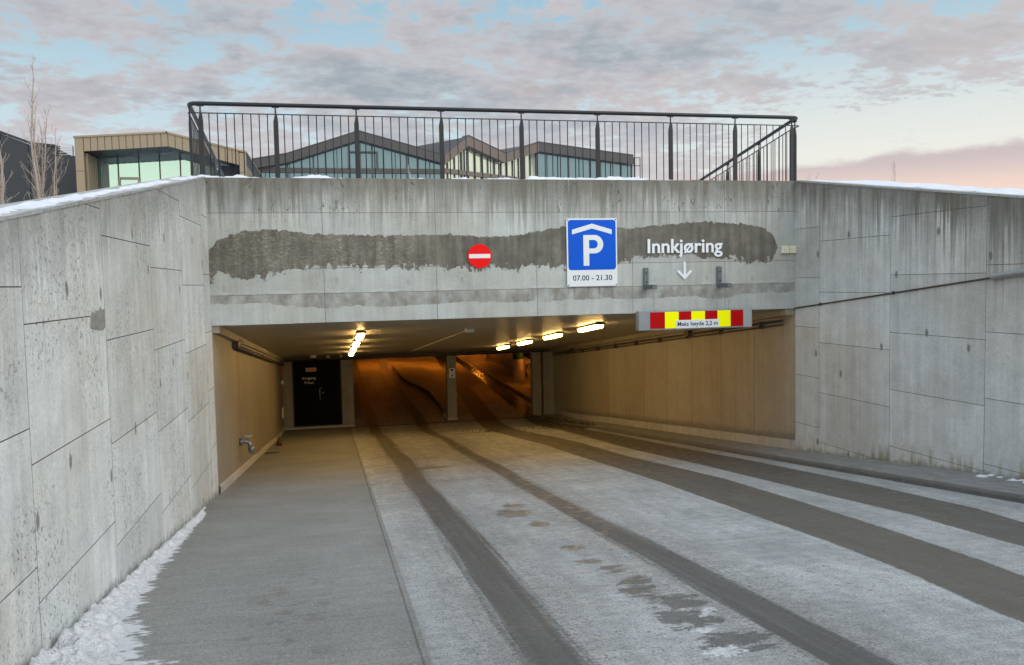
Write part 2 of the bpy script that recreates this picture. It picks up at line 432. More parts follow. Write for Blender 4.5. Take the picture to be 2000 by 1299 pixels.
M_LEFT = concrete('concrete_left', 1, (3.003 - .1556 * 11.89, .1556), (0, -.1165), base=(.64, .655, .635), drip=.6, pock=.85, dlen=.8)
M_RIGHT = concrete('concrete_right', 1, (3.02 - .163 * 12, .163), (0.03, -.1165), base=(.51, .53, .53), drip=1.15, pock=.12, moss=.9, dlen=1.3)
M_BEAM = concrete('concrete_beam', 0, (3.02, 0), base=(.41, .43, .415), drip=1.15, pock=.1, extra=beam_extra, dlen=.9, ties=.3)
M_CORE = simple('concrete_core', (.05, .05, .048), .9, var=.3)
M_JOINT = simple('joint_dark', (.20, .20, .19), .9, var=.4)  # darker colour for the sides and chamfers of the panels
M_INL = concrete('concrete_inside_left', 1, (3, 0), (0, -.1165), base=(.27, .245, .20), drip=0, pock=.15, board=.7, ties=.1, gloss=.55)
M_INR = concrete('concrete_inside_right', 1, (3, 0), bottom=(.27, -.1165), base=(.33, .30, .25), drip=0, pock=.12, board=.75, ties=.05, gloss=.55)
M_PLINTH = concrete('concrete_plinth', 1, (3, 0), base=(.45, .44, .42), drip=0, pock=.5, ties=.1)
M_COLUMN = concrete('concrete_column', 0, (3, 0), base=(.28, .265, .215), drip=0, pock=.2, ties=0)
M_COPE = concrete('concrete_coping', 1, (9, 0), base=(.36, .36, .35), drip=0, pock=1.0, ties=0)

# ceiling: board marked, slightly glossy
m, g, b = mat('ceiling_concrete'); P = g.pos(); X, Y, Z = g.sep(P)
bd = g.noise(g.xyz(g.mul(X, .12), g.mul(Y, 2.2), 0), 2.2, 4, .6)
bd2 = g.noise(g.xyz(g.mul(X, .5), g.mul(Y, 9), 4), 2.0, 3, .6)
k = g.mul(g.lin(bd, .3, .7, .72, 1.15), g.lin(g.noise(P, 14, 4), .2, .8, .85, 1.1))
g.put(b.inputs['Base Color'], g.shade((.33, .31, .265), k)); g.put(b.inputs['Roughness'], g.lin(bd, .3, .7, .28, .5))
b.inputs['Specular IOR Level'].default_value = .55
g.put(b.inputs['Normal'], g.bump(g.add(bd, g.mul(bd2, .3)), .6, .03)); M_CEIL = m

# ------------------------------------------------------------------ road
TR = {1: [(-12, 1.06, .34), (4, 1.08, .34), (8, 1.11, .35), (12, 1.14, .36), (17, 1.15, .37), (23, 1.17, .34), (27, 1.12, .32), (40, 1.10, .34), (52, 1.1, .34), (60, 1.1, .3)],
      2: [(-12, 2.5, .36), (3.5, 2.49, .33), (5.5, 2.48, .32), (8.5, 2.48, .28), (12.5, 2.51, .27), (16, 2.55, .26), (20, 2.62, .25), (25, 2.62, .30), (27, 2.68, .36), (35, 2.60, .4), (42, 2.60, .44), (50, 2.68, .46), (60, 2.8, .5)],
      3: [(-12, 3.4, .7), (4, 4.02, .66), (5, 4.19, .68), (6, 4.3, .72), (8, 4.47, .82), (10, 4.6, .86), (13.4, 4.58, .74), (16.8, 4.71, .8), (22, 4.55, .78), (27, 4.84, .74), (31, 5.1, .72), (37, 5.45, .7), (48, 6.2, .7), (60, 7, .7)],
      4: [(-12, 4.9, .6), (5.5, 5.45, .6), (6.8, 5.7, .74), (8.5, 5.79, .86), (11, 5.86, .88), (15.7, 5.94, .86), (21, 6.14, .66), (25, 6.25, .62), (27.2, 6.40, .5), (29, 6.53, .6), (33, 6.68, .66), (38.5, 6.93, .5), (46, 7.03, .44), (60, 7.3, .4)]}
def sd_track(ids):
    def f(X, Y):
        out = np.full(X.shape, -9.0)
        for i in ids:
            p = np.array(TR[i]); c = np.interp(Y, p[:, 0], p[:, 1]); w = np.interp(Y, p[:, 0], p[:, 2])
            c = c + .012 * np.sin(Y * .9 + i)
            out = np.maximum(out, w / 2 - np.abs(X - c))
        return out
    return f
BLOT = [(2.05, 5.45, .13, .14), (1.86, 8.7, .24, .3), (1.95, 9.2, .16, .22), (1.93, 7.9, .13, .16), (1.94, 6.75, .10, .16), (1.9, 6.15, .16, .1), (2.0, 5.85, .13, .12), (1.95, 5.2, .17, .2), (2.1, 4.85, .2, .26), (2.0, 4.5, .24, .22), (2.1, 4.05, .26, .2),
        (3.3, 22.0, .25, .25), (6.3, 22.6, .5, .5), (5.8, 24.0, .5, .4), (4.0, 22.3, .35, .3), (1.5, 13.9, .5, .13)]
def blot(X, Y):
    o = np.zeros(X.shape)
    for x_, y_, a, b_ in BLOT: o = np.maximum(o, 1 - np.hypot((X - x_) / a, (Y - y_) / b_))
    return o
def icef(X, Y):
    o = np.zeros(X.shape)
    for x_, y_, a, b_ in [(2.13, 4.50, .11, .07), (2.0, 4.25, .12, .08), (1.95, 3.9, .2, .12), (2.2, 4.62, .07, .05)]: o = np.maximum(o, 1 - np.hypot((X - x_) / a, (Y - y_) / b_))
    return o
def road_mat(name, floor=False):
    m, g, b = mat(name); P = g.pos(); X, Y, Z = g.sep(P)
    fl = g.xyz(X, Y, 0)
    along = g.xyz(g.mul(X, 4), g.mul(Y, .5), 0)
    n_l = g.noise(along, 1.6, 5, .6); n_b = g.noise(fl, .9, 4, .55)
    n_m = g.noise(fl, 9, 5, .65); n_f = g.noise(fl, 70, 4, .65); n_s = g.noise(fl, 28, 4, .7)
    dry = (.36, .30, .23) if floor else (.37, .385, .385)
    col = g.mix(g.step(n_l, .35, .65), tuple(c * .84 for c in dry), dry)
    k = g.mul(g.lin(n_b, .3, .7, .76, 1.12), g.mul(g.lin(n_m, .25, .75, .74, 1.18), g.lin(n_f, .28, .72, .50, 1.45)))
    tv = g.noise(g.xyz(g.mul(X, 1.2), g.mul(Y, 14), 5), 1.5, 5, .65); k = g.mul(k, g.lin(tv, .3, .7, .90, 1.07))
    col = g.shade(col, k)
    sa, sb = g.attr('track_soft'), g.attr('track_wet')
    j = g.mul(g.sub(n_m, .5), .16); jf = g.mul(g.sub(n_s, .5), .10)
    # dirt thrown up beside the soft tracks
    near = g.step(g.add(sa, g.add(j, jf)), -.55, .0)
    grit = g.mul(g.step(n_s, .52, .62), near)
    col = g.mix(g.mul(near, .42), col, g.shade((.24, .235, .22), k))
    col = g.mix(g.mul(grit, .7), col, (.12, .115, .10))
    ls = g.noise(g.xyz(g.mul(X, 16), g.mul(Y, .28), 3), 1.3, 5, .65)
    lj = g.mul(g.sub(ls, .5), .22)
    a = g.step(g.add(sa, g.add(g.add(g.mul(j, .5), lj), g.mul(jf, 1.2))), -.05, .05)
    a = g.mul(a, g.lin(ls, .3, .55, .85, 1.0))
    sec = g.mul(g.mul(g.step(ls, .56, .68), near), g.lin(n_m, .35, .6, .2, .8))
    col = g.mix(g.mul(sec, .55), col, (.14, .135, .12))
    bb = g.step(g.add(sb, g.add(g.mul(j, .5), g.mul(jf, .35))), -.012, .015)
    wet = g.m('MAXIMUM', a, bb)
    tc = g.mix(bb, (.074, .073, .069), (.088, .081, .068))
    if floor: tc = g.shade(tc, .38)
    tc = g.shade(tc, g.mul(g.lin(n_f, .2, .8, .8, 1.22), g.lin(n_l, .3, .7, .9, 1.1)))
    col = g.mix(g.mul(wet, .94), col, tc)
    # scuffs and pits in the dry skin
    pit = g.mul(g.step(g.noise(g.xyz(g.mul(X, .8), Y, 0), 30, 5, .75, .6), .585, .63), g.step(n_b, .40, .58))
    pit = g.mul(pit, g.sub(1.0, wet))
    col = g.mix(g.mul(pit, .7), col, (.12, .125, .125))
    bl = g.attr('blot'); bm_ = g.step(g.add(bl, g.mul(g.sub(g.noise(g.xyz(g.mul(X, .7), g.mul(Y, 1.6), 0), 7, 6, .72), .5), 4.2)), .16, .30)
    col = g.mix(g.mul(g.mul(bm_, g.step(bl, .0, .1)), .8), col, g.shade((.095, .097, .095), k))
    ic = g.attr('ice'); im = g.mul(g.step(g.add(ic, g.mul(g.sub(n_s, .5), 1.6)), .25, .5), g.step(ic, 0, .1))
    col = g.mix(g.mul(im, g.lin(n_s, .35, .6, .15, .75)), col, (.62, .65, .67))
    g.put(b.inputs['Base Color'], col)
    r = g.lin(n_m, .3, .7, .72, .9); r = g.lin(wet, 0, 1, r, .65 if not floor else .6)
    if floor: r = g.lin(g.mul(bb, g.step(X, 5.9, 6.2)), 0, 1, r, .14)
    r = g.lin(bm_, 0, 1, r, .4)
    g.put(b.inputs['Roughness'], r); b.inputs['Specular IOR Level'].default_value = .25 if not floor else .5
    g.put(b.inputs['Normal'], g.bump(g.sub(g.add(g.mul(n_f, .4), g.mul(n_m, .5)), g.add(g.mul(pit, .7), g.mul(im, -.8))), .55, .008))
    return m
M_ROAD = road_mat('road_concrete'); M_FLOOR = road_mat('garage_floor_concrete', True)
AT = {'track_soft': sd_track((1, 2)), 'track_wet': sd_track((3, 4)), 'blot': blot, 'ice': icef}

road = link('road', grid('road', [XL - .1, 3, 7.9], np.arange(-12, 27.3, .5), lambda X, Y: ramp_z(Y) - .05, M_CORE)); props(road, kind='structure')
WX = .44                      # edge between walkway and carriageway
for y0, y1 in ((-12, 3.0), (3.0, 12.0), (12.0, 26.45)):
    ys = np.arange(y0 + (0 if y0 < 0 else .006), y1 - .003, .09); ys = np.append(ys, y1 - .006)
    link('slab', grid('slab', np.arange(WX, 7.0, .06), ys, lambda X, Y: ramp_z(Y) + 0 * X, M_ROAD, attrs=AT), None, road)
# garage floor beyond the drain, level
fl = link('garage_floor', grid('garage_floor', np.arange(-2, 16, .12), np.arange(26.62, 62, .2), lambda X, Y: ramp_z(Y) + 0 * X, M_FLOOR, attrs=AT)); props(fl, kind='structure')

# walkway, raised a finger above the carriageway
m, g, b = mat('walkway_concrete'); P = g.pos(); X, Y, Z = g.sep(P)
br = g.noise(g.xyz(g.mul(X, 1.1), g.mul(Y, 12), 0), 1.6, 5, .65); fi = g.noise(P, 75, 4, .65); bg_ = g.noise(P, 1.1, 4, .6); md = g.noise(P, 7, 5, .65)
brf = g.noise(g.xyz(g.mul(X, 6), g.mul(Y, 40), 3), 1.5, 4, .65)
k = g.mul(g.mul(g.lin(br, .3, .7, .86, 1.1), g.lin(fi, .28, .72, .55, 1.42)), g.mul(g.lin(bg_, .3, .7, .85, 1.1), g.lin(brf, .3, .7, .92, 1.08)))
col = g.shade((.215, .22, .21), k)
edge = g.m('MAXIMUM', g.step(X, -1.0, -1.6), g.step(X, .15, .42))
col = g.mix(g.mul(edge, g.lin(md, .3, .7, .15, .6)), col, g.shade((.165, .16, .145), k))
bl = g.mul(g.step(md, .52, .64), g.mul(g.step(g.m('ABSOLUTE', g.add(X, .35)), .5, .1), g.step(Y, 7.5, 5.2)))
col = g.mix(g.mul(bl, .65), col, (.115, .105, .09))
fr = g.mul(g.step(g.noise(P, 30, 4, .7), .66, .72), g.step(Y, 6.5, 4.0))
col = g.mix(g.mul(fr, .6), col, (.6, .62, .63))
sw_ = g.curve(Y, [(1, 1.3), (4, .86), (4.76, .60), (5.5, .36), (6.3, .26), (7, .21), (8, .17), (9, .14), (10.3, .06), (10.8, .0)], 1, 10.8, 0, 1.4)
sn_ = g.noise(g.xyz(g.add(g.mul(X, .7), g.mul(Y, .45)), g.mul(Y, 1.7), 7), 6, 6, .68)
sx_ = g.m('DIVIDE', g.add(X, 1.64), g.m('MAXIMUM', sw_, .03))
sm_ = g.mul(g.step(Y, 10.5, 10.3), g.mul(g.step(g.add(sx_, g.mul(g.sub(sn_, .5), 2.2)), .98, .82), g.step(sx_, 1.45, 1.0)))
col = g.mix(g.mul(sm_, .85), col, (.60, .62, .65))
g.put(b.inputs['Base Color'], col); b.inputs['Roughness'].default_value = .85
g.put(b.inputs['Normal'], g.bump(g.add(g.mul(br, .6), g.mul(fi, .4)), .5, .008)); M_WALK = m
def walk_profile():
    ys = np.append(np.arange(-12, 26.4, .25), 26.45)
    prof = [(XL - .05, .03), (XL + .8, .03), (WX - .14, .03), (WX - .055, .03), (WX - .045, .022), (WX - .035, .032), (WX - .006, .032), (WX, .026), (WX, -.04)]
    V, Fq = [], []
    for y_ in ys:
        for (x_, h) in prof:
            j = .004 * mn.noise((y_ * 3, 0, 0)) if x_ > .3 else 0
            V.append((x_ + j, y_, float(ramp_z(y_)) + h))
    n = len(prof)
    for i in range(len(ys) - 1):
        for k_ in range(n - 1): Fq.append((i * n + k_, i * n + k_ + 1, (i + 1) * n + k_ + 1, (i + 1) * n + k_))
    return mesh('walkway', V, Fq)
props(link('walkway', walk_profile(), M_WALK), kind='structure')
# low kerb strip along the right wall
def kerb_profile():
    ys = np.append(np.arange(-6, 26.3, .2), 26.4); V, Fq = [], []; n = 6
    for y_ in ys:
        z_ = float(ramp_z(y_)); xw = float(xr(y_)) + .05 if y_ < 12 else XR + .02
        w = .012 * mn.noise((y_ * 1.7, 3, 0))
        for x_, h in ((6.62 + w, -.04), (6.63 + w, .045), (6.66 + w, .07), (6.8 + w, .075), (7.05, .085), (xw, .10)): V.append((x_, y_, z_ + h))
    for i in range(len(ys) - 1):
        for k_ in range(n - 1): Fq.append((i * n + k_, i * n + k_ + 1, (i + 1) * n + k_ + 1, (i + 1) * n + k_))
    return mesh('kerb', V, Fq)
m, g, b = mat('kerb_concrete'); P = g.pos(); X, Y, Z = g.sep(P)
n_ = g.noise(P, 8, 5, .65); f_ = g.noise(P, 60, 4, .65); l_ = g.noise(g.xyz(g.mul(X, 8), g.mul(Y, .8), 0), 2, 4)
k = g.mul(g.lin(n_, .3, .7, .75, 1.15), g.lin(f_, .2, .8, .75, 1.25))
col = g.shade(g.mix(g.step(X, 6.74, 6.64), (.225, .23, .225), (.10, .10, .092)), k)
col = g.mix(g.mul(g.step(l_, .5, .65), .5), col, (.12, .12, .11))
g.put(b.inputs['Base Color'], col); b.inputs['Roughness'].default_value = .85; g.put(b.inputs['Normal'], g.bump(g.add(n_, f_), .6, .01)); M_KERB = m
props(link('kerb', kerb_profile(), M_KERB), kind='structure')
# drain slot at the foot of the ramp
M_DRAIN = simple('drain_iron', (.035, .033, .03), .5, .6)
dr = empty('drain_channel', (3.5, 26.53, -3.0), kind='structure')
bm = bmesh.new()
add_box(bm, (WX, 26.45, -3.09), (7.0, 26.62, -3.03))
link('channel', bm_mesh('channel', bm), M_DRAIN, dr)
for i in range(60):
    x_ = WX + .06 + i * .109
    if i == 0: gm = None
    bm = bmesh.new(); add_box(bm, (-.03, -.08, -.03), (.03, .08, 0)) if gm is None else None
    if gm is None: gm = bm_mesh('grate_bar', bm)
    else: bm.free()
    link('grate_bar', gm, M_DRAIN, dr, (x_, 26.535, -3.006))

# ------------------------------------------------------------------ left retaining wall
def to_left(u, v, w): return (XL - .014 + w, u, v)
lw = empty('retaining_wall', (XL - .2, 8, 0), 'pale grey concrete retaining wall on the left, panelled, with snow lying on its top and at its foot', 'wall')
prism('wall_core', [(-4, .0), (12.0, -1.5), (12.0, wt_left(12.0) - .012), (-4, wt_left(-4) - .012)], lambda u, v, w: (w, u, v), XL - .34, XL - .014, M_CORE, lw)
cols = [(-4, -1.6, 1.1), (-1.6, .03, 1.3), (.03, 1.67, .85), (1.67, 3.30, 1.15), (3.30, 4.94, 1.53), (4.94, 6.58, 1.326), (6.58, 8.23, 1.133), (8.23, 9.86, .935), (9.86, 11.45, 1.545), (11.45, 12.0, 1.69)]
for u0, u1, z0 in cols:
    lv = [z0 + .773 * k for k in range(-4, 4)]
    zs = [-2.2] + [l for l in lv if l > -2.1] + [4]
    for a_, b_ in zip(zs[:-1], zs[1:]):
        P = [(u0, a_), (u1, a_), (u1, b_), (u0, b_)]
        P = clip(P, -.1556, 1, 3.003 - .1556 * 11.89)        # below the sloping top
        P = clip(P, -.1165, -1, .03)                         # above the ramp
        if len(P) >= 3: slab2d('panel', P, to_left, .012, M_LEFT, lw, edge_mat=M_JOINT, inset=.0015, gap=.0022)
# rough coping arris
def cope(xa, xb, f, y0, y1):
    ys = np.arange(y0, y1, .06); V = []; Fq = []
    for i, y_ in enumerate(ys):
        w = .006 * mn.noise((y_ * 9, xa, 0)); h = f(y_)
        V += [(xa + w, y_, h - .018), (xa + w * .5, y_, h + .004 + w), (xb, y_, h + .006)]
    for i in range(len(ys) - 1):
        for k_ in range(2): Fq.append((i * 3 + k_, i * 3 + 3 + k_, i * 3 + 4 + k_, i * 3 + 1 + k_))
    return mesh('coping', V, Fq)
link('coping', cope(XL + .004, XL - .34, wt_left, -4, 12.0), M_COPE, lw)
# square patch of broken skin beside one panel corner
m, g, b = mat('patch_mortar'); P = g.pos(); n_ = g.noise(P, 18, 4, .6)
g.put(b.inputs['Base Color'], g.mix(n_, (.15, .148, .135), (.36, .35, .325))); b.inputs['Roughness'].default_value = .9
g.put(b.inputs['Normal'], g.bump(n_, .6, .01)); M_PATCH = m
pp = [(6.19, 1.25), (6.25, 1.235), (6.36, 1.225), (6.5, 1.215), (6.56, 1.235), (6.565, 1.28), (6.555, 1.37), (6.50, 1.36), (6.46, 1.385), (6.40, 1.355), (6.34, 1.365), (6.30, 1.34), (6.24, 1.36), (6.20, 1.32)]
prism('mortar_patch', pp, lambda u, v, w: (XL + w, u, v), -.01, .003, M_PATCH, lw)

# ------------------------------------------------------------------ right retaining wall
def to_right(u, v, w): return (float(xr(u)) + .010 - w, u, v)
rw = empty('retaining_wall', (XR + .3, 8, 0), 'streaked grey concrete retaining wall on the right, mossy at its foot, with a steel conduit across it', 'wall')
prism('wall_core', [(-4, .0), (12.0, -1.6), (12.0, wt_right(12.0) - .012), (-4, wt_right(-4) - .012)], lambda u, v, w: (float(xr(u)) + .010 + w, u, v), 0, .34, M_CORE, rw)
cols = [(-4, -1.5, 1.0), (-1.5, .1, 1.2), (.1, 1.72, .95), (1.72, 3.34, 1.5), (3.34, 4.96, 1.1), (4.96, 6.57, 1.3), (6.57, 8.185, 1.585), (8.185, 9.79, 1.493), (9.79, 11.365, 2.026), (11.365, 12.0, 1.475)]
for u0, u1, z0 in cols:
    lv = [z0 + .772 * k for k in range(-5, 4)]
    zs = [-2.2] + [l for l in lv if l > -2.1] + [4]
    for a_, b_ in zip(zs[:-1], zs[1:]):
        P = [(u0, a_), (u1, a_), (u1, b_), (u0, b_)]
        P = clip(P, -.163, 1, 3.02 - .163 * 12); P = clip(P, -.1165, -1, .03)
        if len(P) >= 3: slab2d('panel', P, to_right, .010, M_RIGHT, rw, edge_mat=M_JOINT, inset=.0015, gap=.002)
def cope_r():
    ys = np.arange(-4, 12.0, .06); V = []; Fq = []
    for y_ in ys:
        w = .005 * mn.noise((y_ * 9, 7, 0)); h = wt_right(y_); x_ = float(xr(y_))
        V += [(x_ - .008 + w, y_, h - .02), (x_ - .006 + w, y_, h + .005), (x_ + .35, y_, h + .008)]
    for i in range(len(ys) - 1):
        for k_ in range(2): Fq.append((i * 3 + k_, i * 3 + 3 + k_, i * 3 + 4 + k_, i * 3 + 1 + k_))
    return mesh('coping', V, Fq)
link('coping', cope_r(), M_COPE, rw)

# ------------------------------------------------------------------ portal beam
pb = empty('portal_beam', (2.8, 12.2, .98), 'wide concrete beam over the garage entrance carrying the signs, with a dark scraped stripe', 'beam')
BT, BB_ = 3.015, .985
prism('beam_core', [(XL - .3, BB_ + .012), (XR + .3, BB_ + .012), (XR + .3, BT - .012), (XL - .3, BT - .012)], lambda u, v, w: (u, w, v), 12.014, 12.45, M_CORE, pb)
bx = [XL - .02, -.11, 1.485, 2.985, 4.494, 6.026, XR + .02]; bz = [BB_, 1.395, 1.755, 2.53, BT]
for a_, b_ in zip(bx[:-1], bx[1:]):
    for c_, e_ in zip(bz[:-1], bz[1:]):
        slab2d('panel', [(a_, c_), (b_, c_), (b_, e_), (a_, e_)], lambda u, v, w: (u, 12.014 - w, v), .014, M_BEAM, pb, inset=.002, gap=.0012, edge_mat=M_JOINT)
# jambs

# ------------------------------------------------------------------ entrance tunnel
def slope_poly(y0, y1, lo, hi): return [(y0, lo(y0)), (y1, lo(y1)), (y1, hi(y1)), (y0, hi(y0))]
tl = empty('tunnel_wall', (XL - .1, 19, -2), 'brown lit concrete wall inside the entrance beside the walkway', 'wall')
for a_, b_ in [(12.003, 14.9), (14.9, 17.8), (17.8, 20.7), (20.7, 23.6), (23.6, 27.0)]:
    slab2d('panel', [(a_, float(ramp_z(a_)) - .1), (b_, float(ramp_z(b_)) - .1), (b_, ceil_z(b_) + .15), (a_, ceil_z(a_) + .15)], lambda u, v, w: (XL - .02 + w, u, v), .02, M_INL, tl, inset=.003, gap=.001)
# slim plinth at the foot of the tunnel wall
V = []; Fq = []
ys = np.arange(12.02, 27, .3)
for y_ in ys:
    z_ = float(ramp_z(y_)) + .03
    V += [(XL + .022, y_, z_ - .02), (XL + .020, y_, z_ + .11), (XL - .01, y_, z_ + .12)]
for i in range(len(ys) - 1):
    for k_ in range(2): Fq.append((i * 3 + k_, i * 3 + 1 + k_, i * 3 + 4 + k_, i * 3 + 3 + k_))
link('plinth', mesh('plinth', V, Fq), M_PLINTH, tl)
tr = empty('tunnel_wall', (XR + .1, 19, -2), 'brown lit wall of tall concrete panels inside the entrance on the right', 'wall')
js = [12.003, 13.32, 14.62, 15.94, 17.28, 18.62, 19.95, 21.3, 22.65, 24.0, 25.35, 27.0]
for a_, b_ in zip(js[:-1], js[1:]):
    slab2d('panel', [(a_, float(ramp_z(a_)) + .26), (b_, float(ramp_z(b_)) + .26), (b_, ceil_z(b_) + .15), (a_, ceil_z(a_) + .15)], lambda u, v, w: (XR + .03 - w, u, v), .03, M_INR, tr, inset=.003, gap=.004, edge_mat=M_JOINT)
prism('plinth', [(y_, float(ramp_z(y_)) - .1) for y_ in np.linspace(12.003, 27, 20)] + [(y_, float(ramp_z(y_)) + .255) for y_ in np.linspace(27, 12.003, 20)], lambda u, v, w: (w, u, v), XR - .012, XR + .2, M_PLINTH, tr)
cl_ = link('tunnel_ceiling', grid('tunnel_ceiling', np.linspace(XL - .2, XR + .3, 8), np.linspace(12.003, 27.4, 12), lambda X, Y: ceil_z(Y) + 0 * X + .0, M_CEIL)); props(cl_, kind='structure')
# haunch strips where ceiling meets walls
for (xa, xb) in ((XL, XL + .09), (XR - .16, XR)):
    par = tl if xa < 0 else tr
    prism('haunch', [(xa, -.10), (xb, -.10), (xb, .03), (xa, .03)], lambda u, v, w: (u, w, ceil_z(w) + v), 12.02, 26.9, M_INL, par)

# end wall with the door, columns, lintel
ew = empty('end_wall', (-.5, 27.1, -3), 'olive grey concrete end wall framing the black door at the foot of the walkway', 'wall')
YE = 27.0
def yface(u, v, w): return (u, YE - w, v)
for P in ([(XL, -3.2), (-1.34, -3.2), (-1.34, -.6), (XL, -.6)], [(.19, -3.2), (.56, -3.2), (.56, -.6), (.19, -.6)], [(-1.34, -.83), (.19, -.83), (.19, -.6), (-1.34, -.6)]):
    prism('wall_panel', P, yface, -.3, 0, M_COLUMN, ew)
box('step', (XL + .002, 26.78, -3.15), (.56, 26.998, -2.955), M_PLINTH, ew, .008)
M_BLACK = simple('black_door_paint', (.003, .0032, .0035), .7, bump=.05, spec=.12)
M_FRAME = simple('door_frame_steel', (.02, .021, .021), .4, .3)
M_STEEL = simple('brushed_steel', (.55, .56, .57), .32, 1.0)
M_ALU = simple('galvanised_steel', (.42, .45, .47), .5, .7, var=.2)
M_WHITE = simple('white_film', (.78, .80, .82), .45, var=.04, bump=0)
M_TXT = simple('grey_lettering', (.75, .75, .72), .5, var=.03, bump=0)
M_ORANGE = simple('orange_plate', (.75, .20, .05), .5, var=.1, bump=0)
door = empty('door', (-.57, 27.0, -2.95), 'black entrance door lettered Inngang P-hus, with a long steel pull', 'door')
box('door_leaf', (-1.30, 27.02, -2.95), (.15, 27.07, -.87), M_BLACK, door, .004)
for lo, hi in (((-1.338, 26.985, -2.954), (-1.30, 27.08, -.832)), ((.15, 26.985, -2.954), (.188, 27.08, -.832)), ((-1.30, 26.985, -.868), (.15, 27.08, -.832))):
    box('frame', lo, hi, M_FRAME, door)
place_text('lettering', 'Inngang', -1.03, -.615, -1.455, .085, 27.019, M_TXT, door, .003)
place_text('lettering', 'P-hus', -.96, -.68, -1.60, .085, 27.019, M_TXT, door, .003)
pl = box('number_plate', (-.91, 27.008, -1.20), (-.59, 27.018, -1.09), M_TXT, door)
box('plate_face', (-.895, 27.004, -1.187), (-.605, 27.009, -1.103), M_ORANGE, pl)
tube('handle', [(-.43, 27.01, -1.74), (-.49, 26.93, -1.76), (-.50, 26.925, -1.80), (-.50, 26.925, -2.08), (-.49, 26.93, -2.12), (-.43, 27.01, -2.14)], .011, M_STEEL, door)
tube('lock', [(-.40, 27.02, -1.90), (-.40, 27.0, -1.90)], .026, M_STEEL, door, 12)

def column_box(x0, x1, label):
    t = empty('column', ((x0 + x1) / 2, 27.15, -3), label, 'column')
    box('shaft', (x0, 27.0, -3.05), (x1, 27.32, -.6), M_COLUMN, t, .012)
    return t
column_box(3.60, 3.91, 'square concrete column in the middle of the garage opening with a small white notice')
box('base', (3.57, 26.97, -3.05), (3.94, 27.35, -2.93), M_PLINTH, bpy.data.objects['column'], .01)
column_box(6.50, 6.80, 'square concrete column at the right side of the garage opening')
ev = empty('end_wall', (7.1, 27.1, -3), 'narrow olive grey concrete return beside the right garage column', 'wall')
box('wall_panel', (6.88, 27.0, -3.1), (7.6, 27.3, -.6), M_COLUMN, ev)
lt = empty('lintel', (3.5, 27.1, -.7), 'long dark lintel over the garage opening, at the far end of the tunnel ceiling', 'lintel')
box('lintel_beam', (.565, 26.94, -.87), (6.9, 26.998, -.68), M_COLUMN, lt)
M_PIPE = simple('dark_pipe', (.05, .045, .04), .5, .2)
for z_, r_ in ((-.83, .028), (-.76, .022)):
    tube('pipe', [(XL + .1, 26.86, z_), (7.1, 26.86, z_)], r_, M_PIPE, lt)
# notice on the middle column
nt = empty('notice', (3.77, 27.0, -1.46), 'small white notice with a camera symbol on the middle column', 'sign')
prism('plate', [(3.67, -1.615), (3.868, -1.615), (3.868, -1.295), (3.67, -1.295)], yface, .001, .006, M_WHITE, nt)
M_INK = simple('black_ink', (.015, .015, .018), .5, var=.02, bump=0)
prism('camera_symbol', [(3.715, -1.36), (3.72, -1.325), (3.80, -1.32), (3.825, -1.335), (3.815, -1.36), (3.79, -1.37), (3.785, -1.39), (3.75, -1.395), (3.745, -1.372)], yface, .006, .008, M_INK, nt)
prism('camera_symbol', [(3.75, -1.565), (3.79, -1.57), (3.81, -1.54), (3.79, -1.515), (3.75, -1.52), (3.735, -1.545)], yface, .006, .008, M_INK, nt)
for k_ in range(3): prism('text_line', [(3.70, -1.43 - k_ * .026), (3.835, -1.43 - k_ * .026), (3.835, -1.423 - k_ * .026), (3.70, -1.423 - k_ * .026)], yface, .006, .0075, M_TXT, nt)

# ------------------------------------------------------------------ tunnel tube lights
m, g, b = mat('lit_diffuser'); b.inputs['Base Color'].default_value = (.9, .85, .7, 1)
b.inputs['Emission Color'].default_value = (1, .60, .19, 1); b.inputs['Emission Strength'].default_value = 38; M_LIT = m
M_HOUS = simple('lamp_housing', (.10, .095, .085), .5)
def light_mesh():
    bm = bmesh.new()
    prof = rrect(-.06, -.105, .06, -.035, .03, 4)
    n = len(prof); R = []
    for yy, s in ((0, .55), (.02, .85), (.06, 1), (1.19, 1), (1.23, .85), (1.25, .55)):
        R.append([bm.verts.new((px_ * s, yy, (pz + .07) * s - .07)) for px_, pz in prof])
    for i in range(len(R) - 1):
        for k_ in range(n): bm.faces.new((R[i][k_], R[i][(k_ + 1) % n], R[i + 1][(k_ + 1) % n], R[i + 1][k_]))
    bm.faces.new(R[0]); bm.faces.new(R[-1])
    return bm_mesh('diffuser', bm, True)
LM = light_mesh(); LM.materials.append(M_LIT)
bm = bmesh.new(); add_box(bm, (-.06, .0, -.04), (.06, 1.25, -.004), .006); add_box(bm, (-.085, -.02, -.052), (.085, .05, -.012), .006); add_box(bm, (-.085, 1.20, -.052), (.085, 1.27, -.012), .006)
HM = bm_mesh('housing', bm); HM.materials.append(M_HOUS)
pos_names = ['nearest the entrance', 'second from the entrance', 'third from the entrance', 'farthest from the entrance']
for side, X_ in (('left', .44), ('right', 4.55)):
    for i in range(4):
        y_ = 13.95 + 2.72 * i if side == 'left' else 13.75 + 2.65 * i
        t = empty('ceiling_light', (X_, y_, ceil_z(y_)), 'lit strip light on the tunnel ceiling in the %s row, %s' % (side, pos_names[i]), 'ceiling light', 'strip lights in two rows on the tunnel ceiling')
        t.rotation_euler = (-math.atan(.1175), 0, 0)
        for nm, me in (('housing', HM), ('diffuser', LM)):
            o = bpy.data.objects.new(nm, me); COL.objects.link(o); o.parent = t
